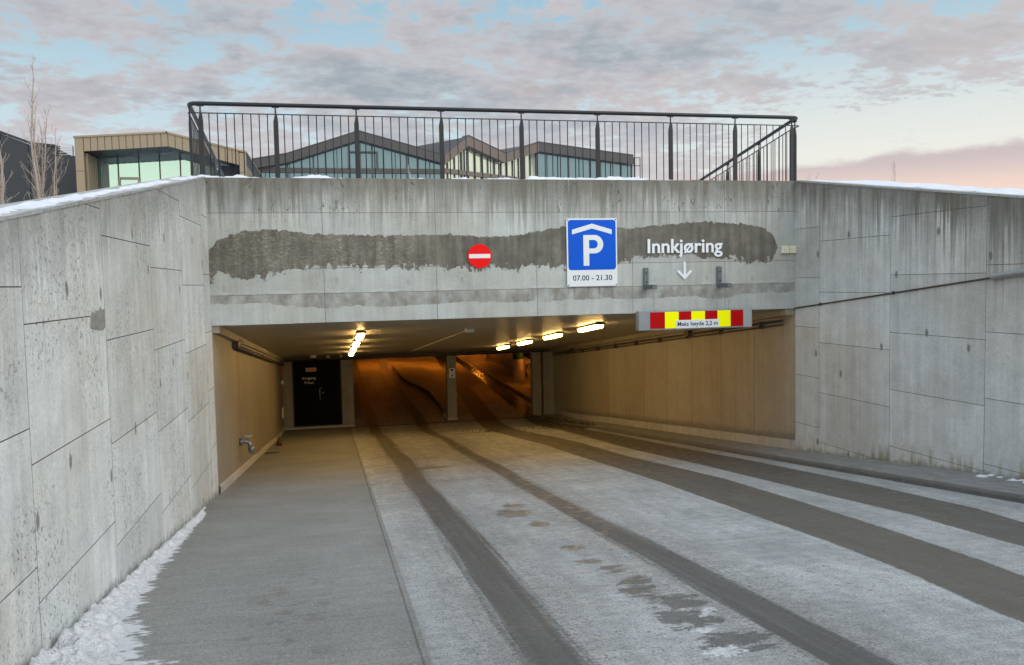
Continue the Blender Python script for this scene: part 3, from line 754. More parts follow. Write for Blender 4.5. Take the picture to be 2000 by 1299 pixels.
# conduits, sensor
M_GREYP = simple('grey_plastic', (.45, .43, .38), .6)
sn = empty('motion_sensor', (2.34, 14.4, ceil_z(14.4)), 'small white sensor on the tunnel ceiling with a thin conduit running from it', 'sensor')
box('sensor_body', (2.27, 14.33, ceil_z(14.4) - .07), (2.41, 14.5, ceil_z(14.4) + .005), M_GREYP, sn, .015)
tube('conduit', [(2.33, 14.5, ceil_z(14.5) - .02), (2.19, 22.3, ceil_z(22.3) - .02), (2.17, 23.5, ceil_z(23.5) - .02)], .010, M_GREYP, sn, 6)
for i, (x_, y_) in enumerate([(-.62, 24.6), (-.2, 25.2), (.18, 25.0)]):
    t = empty('ceiling_detector', (x_, y_, ceil_z(y_)), ['pale round detector on the ceiling above the door, leftmost of three', 'small pale detector on the ceiling above the door, middle of three', 'small pale detector on the ceiling above the door, rightmost of three'][i], 'detector', 'detectors on the ceiling above the door')
    r_ = (.09, .045, .045)[i]
    tube('body', [(x_, y_, ceil_z(y_)), (x_, y_, ceil_z(y_) - .06), (x_, y_, ceil_z(y_) - .075)], [r_, r_, r_ * .6], M_GREYP, t, 12)
# pipes along the tunnel walls
def along(x_, dz, y0, y1): return [(x_, y_, ceil_z(y_) - dz) for y_ in np.linspace(y0, y1, 6)]
pr = empty('pipe_run', (XR - .05, 19, -.2), 'pair of thin dark pipes along the top of the right tunnel wall', 'pipe')
tube('pipe', along(XR - .06, .17, 12.3, 26.8), .022, M_PIPE, pr); tube('pipe', along(XR - .05, .235, 12.3, 26.8), .014, M_PIPE, pr)
for y_ in np.arange(13, 26.5, 1.5): box('clip', (XR - .09, y_, ceil_z(y_) - .26), (XR, y_ + .03, ceil_z(y_) - .14), M_PIPE, pr)
for y_ in (15.9, 24.5): box('junction_box', (XR - .10, y_, ceil_z(y_) - .22), (XR, y_ + .22, ceil_z(y_) - .10), M_PIPE, pr, .008)
pL = empty('pipe_run', (XL + .05, 20, -.2), 'dark pipe with a grey cable under the ceiling of the left tunnel wall', 'pipe')
tube('pipe', along(XL + .07, .20, 14.3, 26.8), .035, M_PIPE, pL); tube('pipe', along(XL + .05, .125, 15.2, 26.8), .02, M_GREYP, pL)
box('junction_box', (XL, 14.2, ceil_z(14.2) - .21), (XL + .10, 14.75, ceil_z(14.2) - .10), M_PIPE, pL, .01)
box('junction_box', (XL, 19.2, ceil_z(19.2) - .20), (XL + .08, 19.5, ceil_z(19.2) - .10), M_PIPE, pL, .01)
cd = empty('conduit', (7.3, 9, 1.3), 'dark cable with a steel sleeve crossing the right retaining wall at a slant', 'conduit')
def rz(y_): return .99 + (12 - y_) * .1148
tube('cable', [(xr(y_) - .012, y_, rz(y_)) for y_ in (12, 11, 10, 9, 7.9)], .011, M_PIPE, cd)
tube('sleeve', [(xr(y_) - .04, y_, rz(y_) + .005) for y_ in (8.08, 8.04, 7, 6)], [.018, .036, .036, .036], M_ALU, cd, 10)
for y_ in (7.6, 9.7, 11.3): box('clip', (xr(y_) - .03, y_, rz(y_) - .022), (xr(y_) + .002, y_ + .02, rz(y_) + .022), M_PIPE, cd)
# small fittings at the far end of the left tunnel wall
sw = empty('switch_box', (XL, 26.3, -1.45), 'small white box at the far end of the left tunnel wall beside the door', 'switch box')
box('body', (XL, 26.25, -1.49), (XL + .07, 26.42, -1.38), M_WHITE, sw, .008)
sw = empty('white_panel', (XL, 26.2, -2.4), 'upright white panel low on the left tunnel wall beside the door', 'panel')
box('body', (XL, 26.1, -2.52), (XL + .05, 26.2, -2.2), M_WHITE, sw, .006)
M_RED = simple('red_paint', (.45, .03, .02), .5)
sw = empty('alarm_box', (XL, 26.4, -1.1), 'small dark red box high on the left tunnel wall near the door', 'alarm box')
box('body', (XL, 26.4, -1.2), (XL + .06, 26.5, -1.03), M_RED, sw, .006)
# fire valve
M_VAL = simple('dull_valve_metal', (.20, .215, .23), .45, .6, var=.3)
fv = empty('fire_valve', (XL, 14.7, -1.2), 'grey metal fire hose valve sticking out of the left tunnel wall', 'valve')
tube('stem', [(XL, 14.7, -1.13), (XL + .05, 14.7, -1.13), (XL + .06, 14.7, -1.13), (XL + .13, 14.7, -1.13), (XL + .17, 14.7, -1.17), (XL + .19, 14.68, -1.24)], [.06, .06, .032, .04, .04, .04], M_VAL, fv, 10)
if True:
    pass
tube('outlet_cap', [(XL + .185, 14.69, -1.22), (XL + .195, 14.68, -1.25), (XL + .20, 14.675, -1.32), (XL + .20, 14.675, -1.335)], [.052, .056, .050, .03], M_VAL, fv, 12)
bm = bmesh.new()
add_tube(bm, [(XL + .12 + .07 * math.cos(a), 14.7 + .07 * math.sin(a), -1.04) for a in np.linspace(0, 2 * PI, 13)], .012, 6)
add_tube(bm, [(XL + .12, 14.7, -1.12), (XL + .12, 14.7, -1.035)], .012, 6); add_tube(bm, [(XL + .05, 14.7, -1.04), (XL + .19, 14.7, -1.04)], .008, 6)
link('hand_wheel', bm_mesh('hand_wheel', bm, True), M_ALU, fv)
# odds and ends lying by the wall foot
def rz_(y_): return float(ramp_z(y_))
M_BOT = simple('dark_red_glass', (.09, .012, .01), .4)
bt = empty('bottle', (-1.42, 21.1, rz_(21.1) + .03), 'small dark red bottle shaped thing standing on the walkway by the tunnel wall', 'bottle')
tube('body', [(-1.42, 21.1, rz_(21.1) + .03), (-1.42, 21.1, rz_(21.1) + .13), (-1.42, 21.1, rz_(21.1) + .17), (-1.42, 21.1, rz_(21.1) + .24)], [.07, .06, .025, .02], M_BOT, bt, 12)
sk = props(tube('stick', [(-1.56, 18.7, rz_(18.7) + .045), (-1.42, 18.78, rz_(18.78) + .05), (-1.27, 18.85, rz_(18.85) + .045)], [.014, .018, .012], M_PIPE), 'short dark stick lying on the walkway near the tunnel wall', 'stick')

# ------------------------------------------------------------------ garage interior (sodium light)
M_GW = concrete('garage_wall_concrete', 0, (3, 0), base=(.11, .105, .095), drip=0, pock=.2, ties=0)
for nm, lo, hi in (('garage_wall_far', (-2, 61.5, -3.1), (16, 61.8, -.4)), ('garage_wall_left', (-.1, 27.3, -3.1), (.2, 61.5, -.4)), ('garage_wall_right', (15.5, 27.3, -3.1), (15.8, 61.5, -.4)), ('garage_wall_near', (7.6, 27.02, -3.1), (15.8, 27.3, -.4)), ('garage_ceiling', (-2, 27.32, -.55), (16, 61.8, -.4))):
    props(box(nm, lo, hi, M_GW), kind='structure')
def island(name, poly, z0, z1, m_, label, cat):
    n = len(poly); V = [(x_, y_, z0) for x_, y_ in poly] + [(x_, y_, z1 - .02) for x_, y_ in poly]
    cx = sum(p[0] for p in poly) / n; cy = sum(p[1] for p in poly) / n
    V += [(x_ + (cx - x_) * .02, y_ + (cy - y_) * .004, z1) for x_, y_ in poly]
    bm = bmesh.new(); vs = [bm.verts.new(v) for v in V]
    for r in (0, n):
        for i in range(n): bm.faces.new((vs[r + i], vs[r + (i + 1) % n], vs[r + n + (i + 1) % n], vs[r + n + i]))
    bm.faces.new(vs[2 * n:]); return props(link(name, bm_mesh(name, bm), m_), label, cat)
M_ISL = simple('island_concrete', (.26, .235, .19), .7, var=.3, scale=2)
island('traffic_island', [(3.52, 27.5), (3.66, 28.5), (3.70, 30.5), (3.74, 33.6), (3.55, 35.5), (3.2, 37.6), (3.08, 39.5), (3.06, 44.5), (3.07, 46.1), (3.3, 47.2), (3.9, 47.0), (4.5, 45), (4.7, 41), (4.6, 36), (4.3, 31), (4.0, 28.2), (3.8, 27.45)], -3.01, -2.88, M_ISL, 'long kerbed traffic island dividing the lanes inside the garage', 'traffic island')
kp = [(6.99, 27.6), (7.18, 30), (7.18, 36), (7.28, 40), (7.43, 45), (7.6, 46.6), (7.9, 47.2), (15.4, 47.2), (15.4, 27.6)]
island('bicycle_platform', kp, -3.01, -2.87, M_ISL, 'raised platform on the right inside the garage carrying the round columns and bicycle stands', 'platform')
m, g, b = mat('column_paint'); P = g.pos(); X, Y, Z = g.sep(P); n_ = g.noise(P, 6, 4)
gz = g.step(Z, -1.86, -1.855)
g.put(b.inputs['Base Color'], g.mix(gz, g.shade((.80, .68, .45), g.lin(n_, .3, .7, .85, 1.1)), (.025, .16, .045))); b.inputs['Roughness'].default_value = .45; M_RC = m
for x_, y_, lb in ((7.86, 35.3, 'cream round column with a green painted top standing near the bicycle stands'), (8.42, 45.6, 'farther cream round column behind the first one on the platform')):
    t = empty('round_column', (x_, y_, -2.87), lb, 'column')
    tube('shaft', [(x_, y_, -2.87), (x_, y_, -.56)], .235, M_RC, t, 32)
# bicycle stands: hoops in a row
M_HOOP = simple('hoop_steel', (.70, .67, .64), .40, .3)
bm = bmesh.new()
add_tube(bm, [(-.32, 0, 0), (-.32, 0, .62), (-.28, 0, .74), (-.18, 0, .78), (.18, 0, .78), (.28, 0, .74), (.32, 0, .62), (.32, 0, 0)], .028, 6)
add_tube(bm, [(-.32, 0, .35), (.32, 0, .35)], .014, 6)
HOOP = bm_mesh('bicycle_stand', bm, True); HOOP.materials.append(M_HOOP)
M_DARKB = simple('bicycle_black', (.03, .03, .03), .4, .5)
k_ = 0
for y_ in np.arange(29.8, 47.0, .42):
    if abs(y_ - 35.3) < .35: continue
    x0 = float(np.interp(y_, [27, 33.8, 38.8, 47], [8.42, 8.47, 8.66, 8.86]))
    o = link('bicycle_stand', HOOP, None, None, (x0, float(y_), -2.87))
    near = 'before' if y_ < 35.3 else 'beyond'
    k_ = k_ + 1 if y_ > 35.3 or True else k_
    num = k_ if y_ < 35.3 else k_ - k0
    if y_ < 35.3: k0 = k_
    props(o, ('steel hoop bicycle stand, %s of those before the green topped column' if y_ < 35.3 else 'steel hoop bicycle stand, %s one beyond the green topped column') % ONES[num], 'bicycle stand', 'hoop bicycle stands in a row in the garage')
# a few parked bicycles
def bike_parts():
    R = .33
    w = bmesh.new()
    add_tube(w, [(R * math.cos(a), 0, R * math.sin(a)) for a in np.linspace(0, 2 * PI, 25)], .018, 6, False)
    for i in range(10):
        a = 2 * PI * i / 10; add_tube(w, [(0, 0, 0), (R * math.cos(a), 0, R * math.sin(a))], .003, 3)
    wm = bm_mesh('wheel', w, True)
    f = bmesh.new()
    B_, S_, H_, RW, FW = (0, 0, .29), (-.18, 0, .78), (.38, 0, .82), (-.43, 0, .33), (.58, 0, .33)
    for a_, b_ in ((B_, S_), (S_, H_), (B_, H_), (B_, RW), (S_, RW), (H_, FW)): add_tube(f, [a_, b_], .018, 6)
    fm = bm_mesh('frame', f, True)
    h = bmesh.new(); add_tube(h, [(.38, 0, .82), (.36, 0, .98)], .014, 6); add_tube(h, [(.30, -.3, .99), (.36, -.2, .99), (.37, 0, .99), (.36, .2, .99), (.30, .3, .99)], .014, 6)
    hm = bm_mesh('handlebar', h, True)
    s = bmesh.new(); add_tube(s, [(-.18, 0, .78), (-.20, 0, .9)], .013, 6); add_tube(s, [(-.34, 0, .92), (-.24, 0, .93), (-.06, 0, .92)], [.06, .05, .018], 6)
    sm = bm_mesh('saddle', s, True)
    for me in (wm, fm, hm, sm): me.materials.append(M_DARKB)
    return wm, fm, hm, sm
wm, fm, hm, sm = bike_parts()
BK = [(9.0, 31.6, 'dark bicycle in the stands, nearest the garage opening'), (8.95, 33.0, 'dark bicycle in the stands just before the green topped column'), (9.05, 34.2, 'dark bicycle in the stands behind the right edge of the green topped column')]
BK += [(9.1 + .03 * q, 35.9 + .95 * q, 'dark bicycle in the stands, %s one beyond the green topped column' % ONES[q + 1]) for q in range(11)]
for i, (x_, y_, lb) in enumerate(BK):
    t = empty('bicycle', (x_, y_ + .12, -2.86), lb, 'bicycle', 'bicycles parked in the stands'); t.rotation_euler = (0, 0, .09 * math.sin(i * 2.1))
    for nm, me, lc in (('wheel', wm, (-.43, 0, .345)), ('wheel', wm, (.58, 0, .345)), ('frame', fm, (0, 0, .015)), ('handlebar', hm, (0, 0, .015)), ('saddle', sm, (0, 0, .015))):
        o = bpy.data.objects.new(nm, me); COL.objects.link(o); o.parent = t; o.location = lc
# sodium lamps under the garage ceiling
m, g, b = mat('sodium_lamp'); b.inputs['Base Color'].default_value = (.8, .5, .2, 1)
b.inputs['Emission Color'].default_value = (1, .27, .02, 1); b.inputs['Emission Strength'].default_value = 115; M_SOD = m
M_SOD2 = m.copy(); M_SOD2.node_tree.nodes['Principled BSDF'].inputs['Emission Strength'].default_value = 125
for i, (x_, y_, lb) in enumerate([(2.2, 47, 'orange garage lamp over the left lane'), (5.6, 45, 'orange garage lamp over the right lane'), (8.9, 52, 'orange garage lamp beyond the bicycle stands'), (9.9, 33.6, 'orange garage lamp over the near end of the bicycle stands'), (3.2, 56, 'orange garage lamp at the far end')]):
    t = empty('garage_lamp', (x_, y_, -.55), lb, 'lamp', 'orange lamps on the garage ceiling')
    box('lamp_housing', (x_ - .08, y_ - .6, -.60), (x_ + .08, y_ + .6, -.55), M_HOUS, t)
    box('diffuser', (x_ - .07, y_ - .58, -.66), (x_ + .07, y_ + .58, -.602), M_SOD2 if i == 3 else M_SOD, t, .01)

# ------------------------------------------------------------------ signs on the beam
YB = 12.0
def yb(u, v, w): return (u, YB - w, v)
M_BLUE = simple('blue_sign', (.0, .085, .56), .45, var=.14, bump=0, spec=.15)
M_SWHITE = simple('sign_white', (.64, .68, .72), .4, var=.12, bump=0, scale=5)
ps = empty('parking_sign', (3.84, 11.97, 1.42), 'blue and white parking garage sign reading P and 07.00 - 21.30', 'sign')
prism('plate', rrect(3.447, 1.415, 4.239, 2.434, .012, 2), yb, .012, .03, M_SWHITE, ps)
prism('blue_field', rrect(3.468, 1.662, 4.218, 2.412, .045, 6), yb, .03, .032, M_BLUE, ps)
prism('roof_symbol', [(3.53, 2.195), (3.53, 2.265), (3.843, 2.355), (4.155, 2.265), (4.155, 2.195), (3.843, 2.282)], yb, .032, .034, M_SWHITE, ps)
def p_shape():
    # bold P: stem with a bowl, hole cut
    x0, x1, z0, z1 = 3.705, 3.795, 1.725, 2.185
    bm = bmesh.new()
    def quadstrip(A, B):
        va = [bm.verts.new(yb(x_, z_, .034)) for x_, z_ in A]; vb = [bm.verts.new(yb(x_, z_, .034)) for x_, z_ in B]
        for i in range(len(A) - 1): bm.faces.new((va[i], va[i + 1], vb[i + 1], vb[i]))
    quadstrip([(x0, z0), (x0, z1)], [(x1, z0), (x1, z1)])
    cz, ro, ri, xc = 2.047, .138, .064, 3.88
    O = [(x1, cz + ro)] + [(xc + ro * math.cos(a), cz + ro * math.sin(a)) for a in np.linspace(PI / 2, -PI / 2, 17)] + [(x1, cz - ro)]
    I = [(x1, cz + ri)] + [(xc - .012 + ri * math.cos(a), cz + ri * math.sin(a)) for a in np.linspace(PI / 2, -PI / 2, 17)] + [(x1, cz - ri)]
    quadstrip(O, I)
    r = bmesh.ops.extrude_face_region(bm, geom=list(bm.faces))
    for v in r['geom']:
        if isinstance(v, bmesh.types.BMVert): v.co.y += .002
    return bm_mesh('letter', bm)
link('letter', p_shape(), M_SWHITE, ps)
place_text('opening_hours', '07.00 - 21.30', 3.535, 4.155, 1.505, .078, 11.97, M_INK, ps, .001, bold=.012)
for x_, z_ in ((3.468, 2.413), (4.218, 2.413), (3.468, 1.436), (4.218, 1.436)): tube('bolt', [(x_, 11.969, z_), (x_, 11.963, z_)], .009, M_INK, ps, 8)

M_SRED = simple('sign_red', (.72, .008, .008), .5, var=.14, bump=0, spec=.1)
ne = empty('no_entry_sign', (2.12, 11.97, 1.72), 'round red no entry sign with a white bar on the beam', 'sign')
circ = [(2.123 + .175 * math.cos(a), 1.893 + .175 * math.sin(a)) for a in np.linspace(0, 2 * PI, 48, endpoint=False)]
prism('disc', circ, yb, .012, .026, M_SRED, ne)
prism('bar', rrect(1.965, 1.862, 2.28, 1.922, .004, 1), yb, .026, .028, M_SWHITE, ne)

M_LET = simple('letter_white', (.70, .74, .79), .4, var=.03, bump=0)
lt2 = empty('wall_lettering', (5.35, 11.98, 1.905), 'white raised letters reading Innkjøring on the beam', 'lettering')
bm = text_mesh('Innkjøring', .21, 1, .022, bold=.016)
a_ = min(v.co.x for v in bm.verts); b_ = max(v.co.x for v in bm.verts)
for v in bm.verts: v.co = Vector((4.735 + (v.co.x - a_) / (b_ - a_) * 1.24, 11.998 - v.co.z, 1.905 + v.co.y))
# split into letters: islands whose x ranges overlap
seen = {}; isl = []
for v in bm.verts:
    if v.index in seen: continue
bm.verts.ensure_lookup_table(); bm.verts.index_update()
todo = set(range(len(bm.verts)))
while todo:
    st = [todo.pop()]; comp = set(st)
    while st:
        for e in bm.verts[st.pop()].link_edges:
            for w in e.verts:
                if w.index not in comp: comp.add(w.index); todo.discard(w.index); st.append(w.index)
    xs = [bm.verts[i].co.x for i in comp]; isl.append([min(xs), max(xs), comp])
isl.sort(key=lambda q: q[0]); gr = []
for q in isl:
    if gr and q[0] < gr[-1][1] - .35 * min(q[1] - q[0], gr[-1][1] - gr[-1][0]): gr[-1][1] = max(gr[-1][1], q[1]); gr[-1][2] |= q[2]
    else: gr.append([q[0], q[1], set(q[2])])
for q in gr:
    idx = sorted(q[2]); mp = {v: i for i, v in enumerate(idx)}
    V = [bm.verts[i].co[:] for i in idx]; Fq = [[mp[v.index] for v in f.verts] for f in bm.faces if f.verts[0].index in q[2]]
    me = mesh('letter', V, Fq); link('letter', me, M_LET, lt2)
bm.free()
ar = empty('wall_arrow', (5.34, 11.98, 1.49), 'white down arrow below the word Innkjøring', 'arrow')
def seg_poly(ax, az_, bx_, bz_, r, k=6):
    dx, dz = bx_ - ax, bz_ - az_; th = math.atan2(dz, dx)
    return [(bx_ + r * math.cos(th + t), bz_ + r * math.sin(th + t)) for t in np.linspace(-PI / 2, PI / 2, k)] + [(ax + r * math.cos(th + t), az_ + r * math.sin(th + t)) for t in np.linspace(PI / 2, 3 * PI / 2, k)]
prism('shaft', seg_poly(5.340, 1.745, 5.340, 1.535, .017), yb, 0, .0225, M_LET, ar)
prism('head', [(5.340, 1.487), (5.455, 1.600), (5.459, 1.617), (5.449, 1.630), (5.430, 1.628), (5.340, 1.537), (5.250, 1.628), (5.231, 1.630), (5.221, 1.617), (5.225, 1.600)], yb, .0005, .022, M_LET, ar)
jb = empty('junction_box', (7.11, 11.95, 1.86), 'small cream box with two lids at the right end of the beam', 'junction box')
M_CREAM = simple('cream_plastic', (.62, .60, .48), .5, var=.08)
for x0, x1 in ((6.985, 7.108), (7.114, 7.236)):
    box('lid', (x0, 11.945, 1.868), (x1, 11.999, 1.988), M_CREAM, jb, .006)
    tube('screw', [((x0 + x1) / 2 - .03, 11.946, 1.925), ((x0 + x1) / 2 - .03, 11.942, 1.925)], .006, M_INK, jb, 6)

# height limit bar on chains
M_BRK = simple('weathered_bracket', (.13, .15, .165), .55, .4, var=.35)
for i, X_ in enumerate((4.70, 5.915)):
    t = empty('bracket', (X_, 11.95, 1.35), 'grey steel bracket holding the %s chain of the height bar' % ('left' if i == 0 else 'right'), 'bracket', 'steel brackets above the height bar')
    box('upright', (X_ - .035, 11.955, 1.36), (X_ + .035, 11.999, 1.68), M_BRK, t, .004)
    box('arm', (X_ - .035, 11.62, 1.352), (X_ + .035, 11.954, 1.42), M_BRK, t, .004)
    for z_ in (1.60, 1.46): tube('bolt', [(X_, 11.956, z_), (X_, 11.944, z_)], .012, M_INK, t, 6)
M_BAR = simple('bar_grey', (.23, .26, .28), .5, .3, var=.2, scale=4)
M_YEL = simple('reflective_yellow', (.93, .93, .0), .5, var=.03, bump=0, spec=.1)
M_DRED = simple('reflective_red', (.40, .002, .004), .5, var=.04, bump=0, spec=.1)
hb = empty('height_bar', (5.34, 11.65, .74), 'hanging height bar with red and yellow blocks, reading Maks høyde 2,2 m', 'height bar')
box('bar', (4.43, 11.60, .738), (6.268, 11.72, 1.028), M_BAR, hb, .006)
xs = np.linspace(4.61, 6.115, 8)
xs = [4.61, 4.845, 5.065, 5.27, 5.49, 5.695, 5.91, 6.118]
for i in range(7):
    prism('block', [(xs[i], .762), (xs[i + 1], .762), (xs[i + 1], 1.008), (xs[i], 1.008)], lambda u, v, w: (u, 11.60 - w, v), .001, .004, M_DRED if i % 2 == 0 else M_YEL, hb)
box('end_trim', (6.122, 11.594, .745), (6.262, 11.599, 1.02), M_ALU, hb)
lp = box('label_plate', (5.02, 11.590, .757), (5.715, 11.595, .880), M_SWHITE, hb)
place_text('lettering', 'Maks høyde 2,2 m', 5.045, 5.695, .793, .062, 11.5895, M_INK, lp, .0008, bold=.018)
bm = bmesh.new()
for X_, zt in ((4.70, 1.352), (5.915, 1.352)):
    zz = zt; k_ = 0
    while zz > 1.06:
        ang = (k_ % 2) * PI / 2; ring = []
        for a in np.linspace(0, 2 * PI, 11):
            r_ = .011 * math.cos(a); ring.append((X_ + r_ * math.cos(ang), 11.65 + r_ * math.sin(ang), zz - .022 + .024 * math.sin(a)))
        add_tube(bm, ring, .0038, 5, False); zz -= .036; k_ += 1
    add_tube(bm, [(X_, 11.65, 1.075), (X_, 11.65, 1.028)], [.008, .018], 8)
link('chain', bm_mesh('chain', bm, True), M_ALU, hb)

# ------------------------------------------------------------------ railing
M_RAIL = simple('anthracite_rail', (.010, .012, .014), .42, .3, var=.15)
rl = empty('railing', (2.8, 12.2, 3.0), 'long dark metal railing with thin balusters on top of the beam', 'railing')
YR = 12.2
PX = [-1.70, -.70, .415, 1.635, 2.84, 4.03, 5.22, 6.31, 7.30]
HR = 4.048
def post_mesh():
    bm = bmesh.new()
    add_box(bm, (-.033, -.016, 0), (.033, .016, .80), .003)
    vs = [bm.verts.new(p) for p in ((-.033, -.014, .80), (.033, -.014, .80), (.033, .014, .80), (-.033, .014, .80), (-.012, -.012, .90), (.022, -.012, .90), (.022, .012, .90), (-.012, .012, .90))]
    for f in ((0, 1, 5, 4), (1, 2, 6, 5), (2, 3, 7, 6), (3, 0, 4, 7), (4, 5, 6, 7)): bm.faces.new([vs[i] for i in f])
    add_tube(bm, [(0, 0, .90), (0, 0, 1.03)], .011, 8)
    add_box(bm, (-.05, -.012, 1.0), (.05, .012, 1.018), .002)
    return bm_mesh('post', bm)
PM = post_mesh(); PM.materials.append(M_RAIL)
bm = bmesh.new(); add_tube(bm, [(0, 0, 0), (0, 0, .905)], .0075, 6); BM_ = bm_mesh('baluster', bm, True); BM_.materials.append(M_RAIL)
for x_ in PX: link('post', PM, None, rl, (x_, YR, 3.01))
allx = [-1.85] + PX + [7.43]
for a_, b_ in zip(PX[:-1], PX[1:]):
    n = 9 if b_ - a_ > 1.05 else 8
    for k_ in range(1, n + 1): link('baluster', BM_, None, rl, (a_ + (b_ - a_) * k_ / (n + 1), YR, 3.01))
rS = .155
def ret(x_, y_, h): return (x_, y_, 3.0 + h - rS * (y_ - 12.4))
def arc(cx, cy, r, a0, a1, z_, n=7): return [(cx + r * math.cos(a), cy + r * math.sin(a), z_) for a in np.linspace(a0, a1, n)]
LXr, RXr = -1.86, 7.44
hr = [ret(LXr, 16.5, 1.045), ret(LXr, 14, 1.045)] + [(LXr, 12.6, HR - .03), (LXr, 12.42, HR - .005)] + arc(LXr + .14, YR + .14, .14, PI, 1.5 * PI, HR, 6) + [(x_, YR, HR) for x_ in np.linspace(-1.5, 7.1, 12)] + arc(RXr - .14, YR + .14, .14, -PI / 2, 0, HR, 6) + [(RXr, 12.42, HR - .005), (RXr, 12.6, HR - .03)] + [ret(RXr, 14, 1.045), ret(RXr, 17, 1.045)]
tube('handrail', hr, .029, M_RAIL, rl, 10)
bm = bmesh.new(); add_box(bm, (PX[0] - .13, YR - .006, 3.913), (PX[-1] + .12, YR + .006, 3.927))
link('top_rail', bm_mesh('top_rail', bm), M_RAIL, rl)
for X_ in (LXr, RXr):
    y1 = 16.5
    prism('top_rail', [(12.22, 3.927), (12.5, 3.905)] + [(y1, 3.922 - rS * (y1 - 12.45)), (y1, 3.908 - rS * (y1 - 12.45)), (12.5, 3.891), (12.22, 3.913)], lambda u, v, w: (w, u, v), X_ - .006, X_ + .006, M_RAIL, rl)
    for y_ in (12.34, 13.5, 14.7, 15.9):
        o = link('post', PM, None, rl, (X_, y_, 3.0 - rS * max(0, y_ - 12.4) + .0)); o.rotation_euler = (0, 0, PI / 2)
    for y_ in np.arange(12.46, 16.4, .125):
        if min(abs(y_ - q) for q in (12.34, 13.5, 14.7, 15.9)) < .05: continue
        link('baluster', BM_, None, rl, (X_, float(y_), 3.0 - rS * (y_ - 12.4)))

# ------------------------------------------------------------------ terrain and snow
m, g, b = mat('snow'); P = g.pos(); n_ = g.noise(P, 6, 5, .6); f_ = g.noise(P, 60, 4, .7); big = g.noise(P, .8, 3)
col = g.mix(g.step(n_, .35, .65), (.56, .60, .68), (.66, .69, .75))
dirt = g.mul(g.step(g.noise(P, 38, 4, .75), .66, .72), .5)
col = g.mix(dirt, col, (.35, .33, .30))
g.put(b.inputs['Base Color'], col); b.inputs['Roughness'].default_value = .8; b.inputs['Specular IOR Level'].default_value = .2
g.put(b.inputs['Normal'], g.bump(g.add(n_, g.mul(f_, .4)), .7, .02)); M_SNOW = m
def ground_z(X, Y):
    front_l = np.maximum(wt_left(Y), .45); front_r = np.maximum(wt_right(Y), .45)
    deck = np.maximum(3.0 - .155 * np.maximum(Y - 12.45, 0), 1.6)
    L = np.where(Y < 12.4, front_l, deck); Rr = np.where(Y < 12.4, front_r, deck)
    lowl = np.minimum(L, np.where(Y < 6, .4, 1.6)); lowr = np.minimum(Rr, np.where(Y < 6, .4, 1.6))
    zl = np.maximum(L - .06 - .30 * np.maximum(-1.95 - X, 0), lowl)
    zr = np.maximum(Rr - .03 - .14 * np.maximum(X - 7.9, 0), lowr)
    z = np.where(X < -1.9, zl, np.where(X > 7.5, zr, deck))
    near = (np.abs(X) < 30) & (Y < 30)
    nz = np.zeros(X.shape); idx = np.where(near)
    nz[idx] = [.05 * mn.fractal((a * 1.3, b_ * 1.3, 4.0), 1.0, 2.0, 4) for a, b_ in zip(X[idx], Y[idx])]
    return z + np.where((X < -1.9) | (X > 7.5), nz, nz * .3) - .03
gx = np.unique(np.concatenate([np.array([-900, -400, -150, -80, -50, -30]), np.arange(-20, -4, .8), np.arange(-4, -1.9, .07), [-1.93, 3, 5], np.arange(0, 7, 1.), [7.55], np.arange(7.62, 9.5, .08), np.arange(9.6, 22, .8), [30, 50, 80, 150, 400, 900]]))
gy = np.unique(np.concatenate([np.array([-900, -300, -100, -40, -20, -12, -8]), np.arange(-4, 2, .5), np.arange(2, 20, .09), np.arange(20, 60, 3), [80, 120, 200, 400, 900]]))
def keepf(CX, CY):
    inside = (CX > -1.93) & (CX < 7.55) & (CY < 12.47)
    wide = (CX > -1.93) & (CX < 8.1) & (CY < 12.0) & (CX > 7.3) & (CX < xr(CY) + .32)
    return ~(inside | wide)
props(link('snowy_ground', grid('snowy_ground', gx, gy, ground_z, M_SNOW, keepf)), kind='structure')
# thin broken snow along the beam top
def ridge(name, xs, ys, hf, base, label, kind='stuff', cat=None, keepall=False):
    X, Y = np.meshgrid(xs, ys)
    me = grid(name, xs, ys, lambda A, B: base(A, B) + hf(A, B), M_SNOW)
    bm = bmesh.new(); bm.from_mesh(me)
    hv = hf(X, Y).reshape(-1)
    if keepall: hv = np.abs(hv) + (X.reshape(-1) > XL - .05) * -9; bm.verts.ensure_lookup_table()
    kill = [f for f in bm.faces if max(hv[v.index] for v in f.verts) < 0]
    bmesh.ops.delete(bm, geom=kill, context='FACES'); bm.to_mesh(me); bm.free()
    o = link(name, me); o['kind'] = kind
    if label: o['label'] = label
    if cat: o['category'] = cat
    return o
def top_h(X, Y):
    n_ = vnoise(X, Y, 2.6, 1.0, 4); n2 = vnoise(X, Y, 9, 5.0, 3)
    prof = np.clip((Y - 12.06) / .08, -1, 1)
    low = interp(X, [(-1.9, .045), (-.3, .028), (.5, .008), (1.2, .02), (2, .02), (2.9, .03), (3.0, .05), (4.6, .045), (4.8, .0), (6.2, -.005), (7.3, -.01)])
    return (low + .045 * n_ + .02 * n2) * prof - .004
ridge('beam_snow', np.arange(-1.9, 7.45, .03), np.arange(12.03, 12.5, .035), top_h, lambda X, Y: np.full(X.shape, 3.018), 'thin broken line of snow along the top edge of the beam', cat='snow')
def lt_h(X, Y):
    n_ = vnoise(X, Y, 1.6, 11.0, 4); n2 = vnoise(X, Y, 7, 15.0, 3)
    prof = np.clip((XL - .035 - X + .03 * n2) / .12, -1, 1); prof = np.where(prof > 0, np.sqrt(np.abs(prof)), prof)
    return prof * (interp(Y, [(2, .032), (6, .03), (9, .028), (12, .022)]) + .022 * n_ + .014 * n2) - .01 - .33 * np.maximum(0, XL - .17 - X)
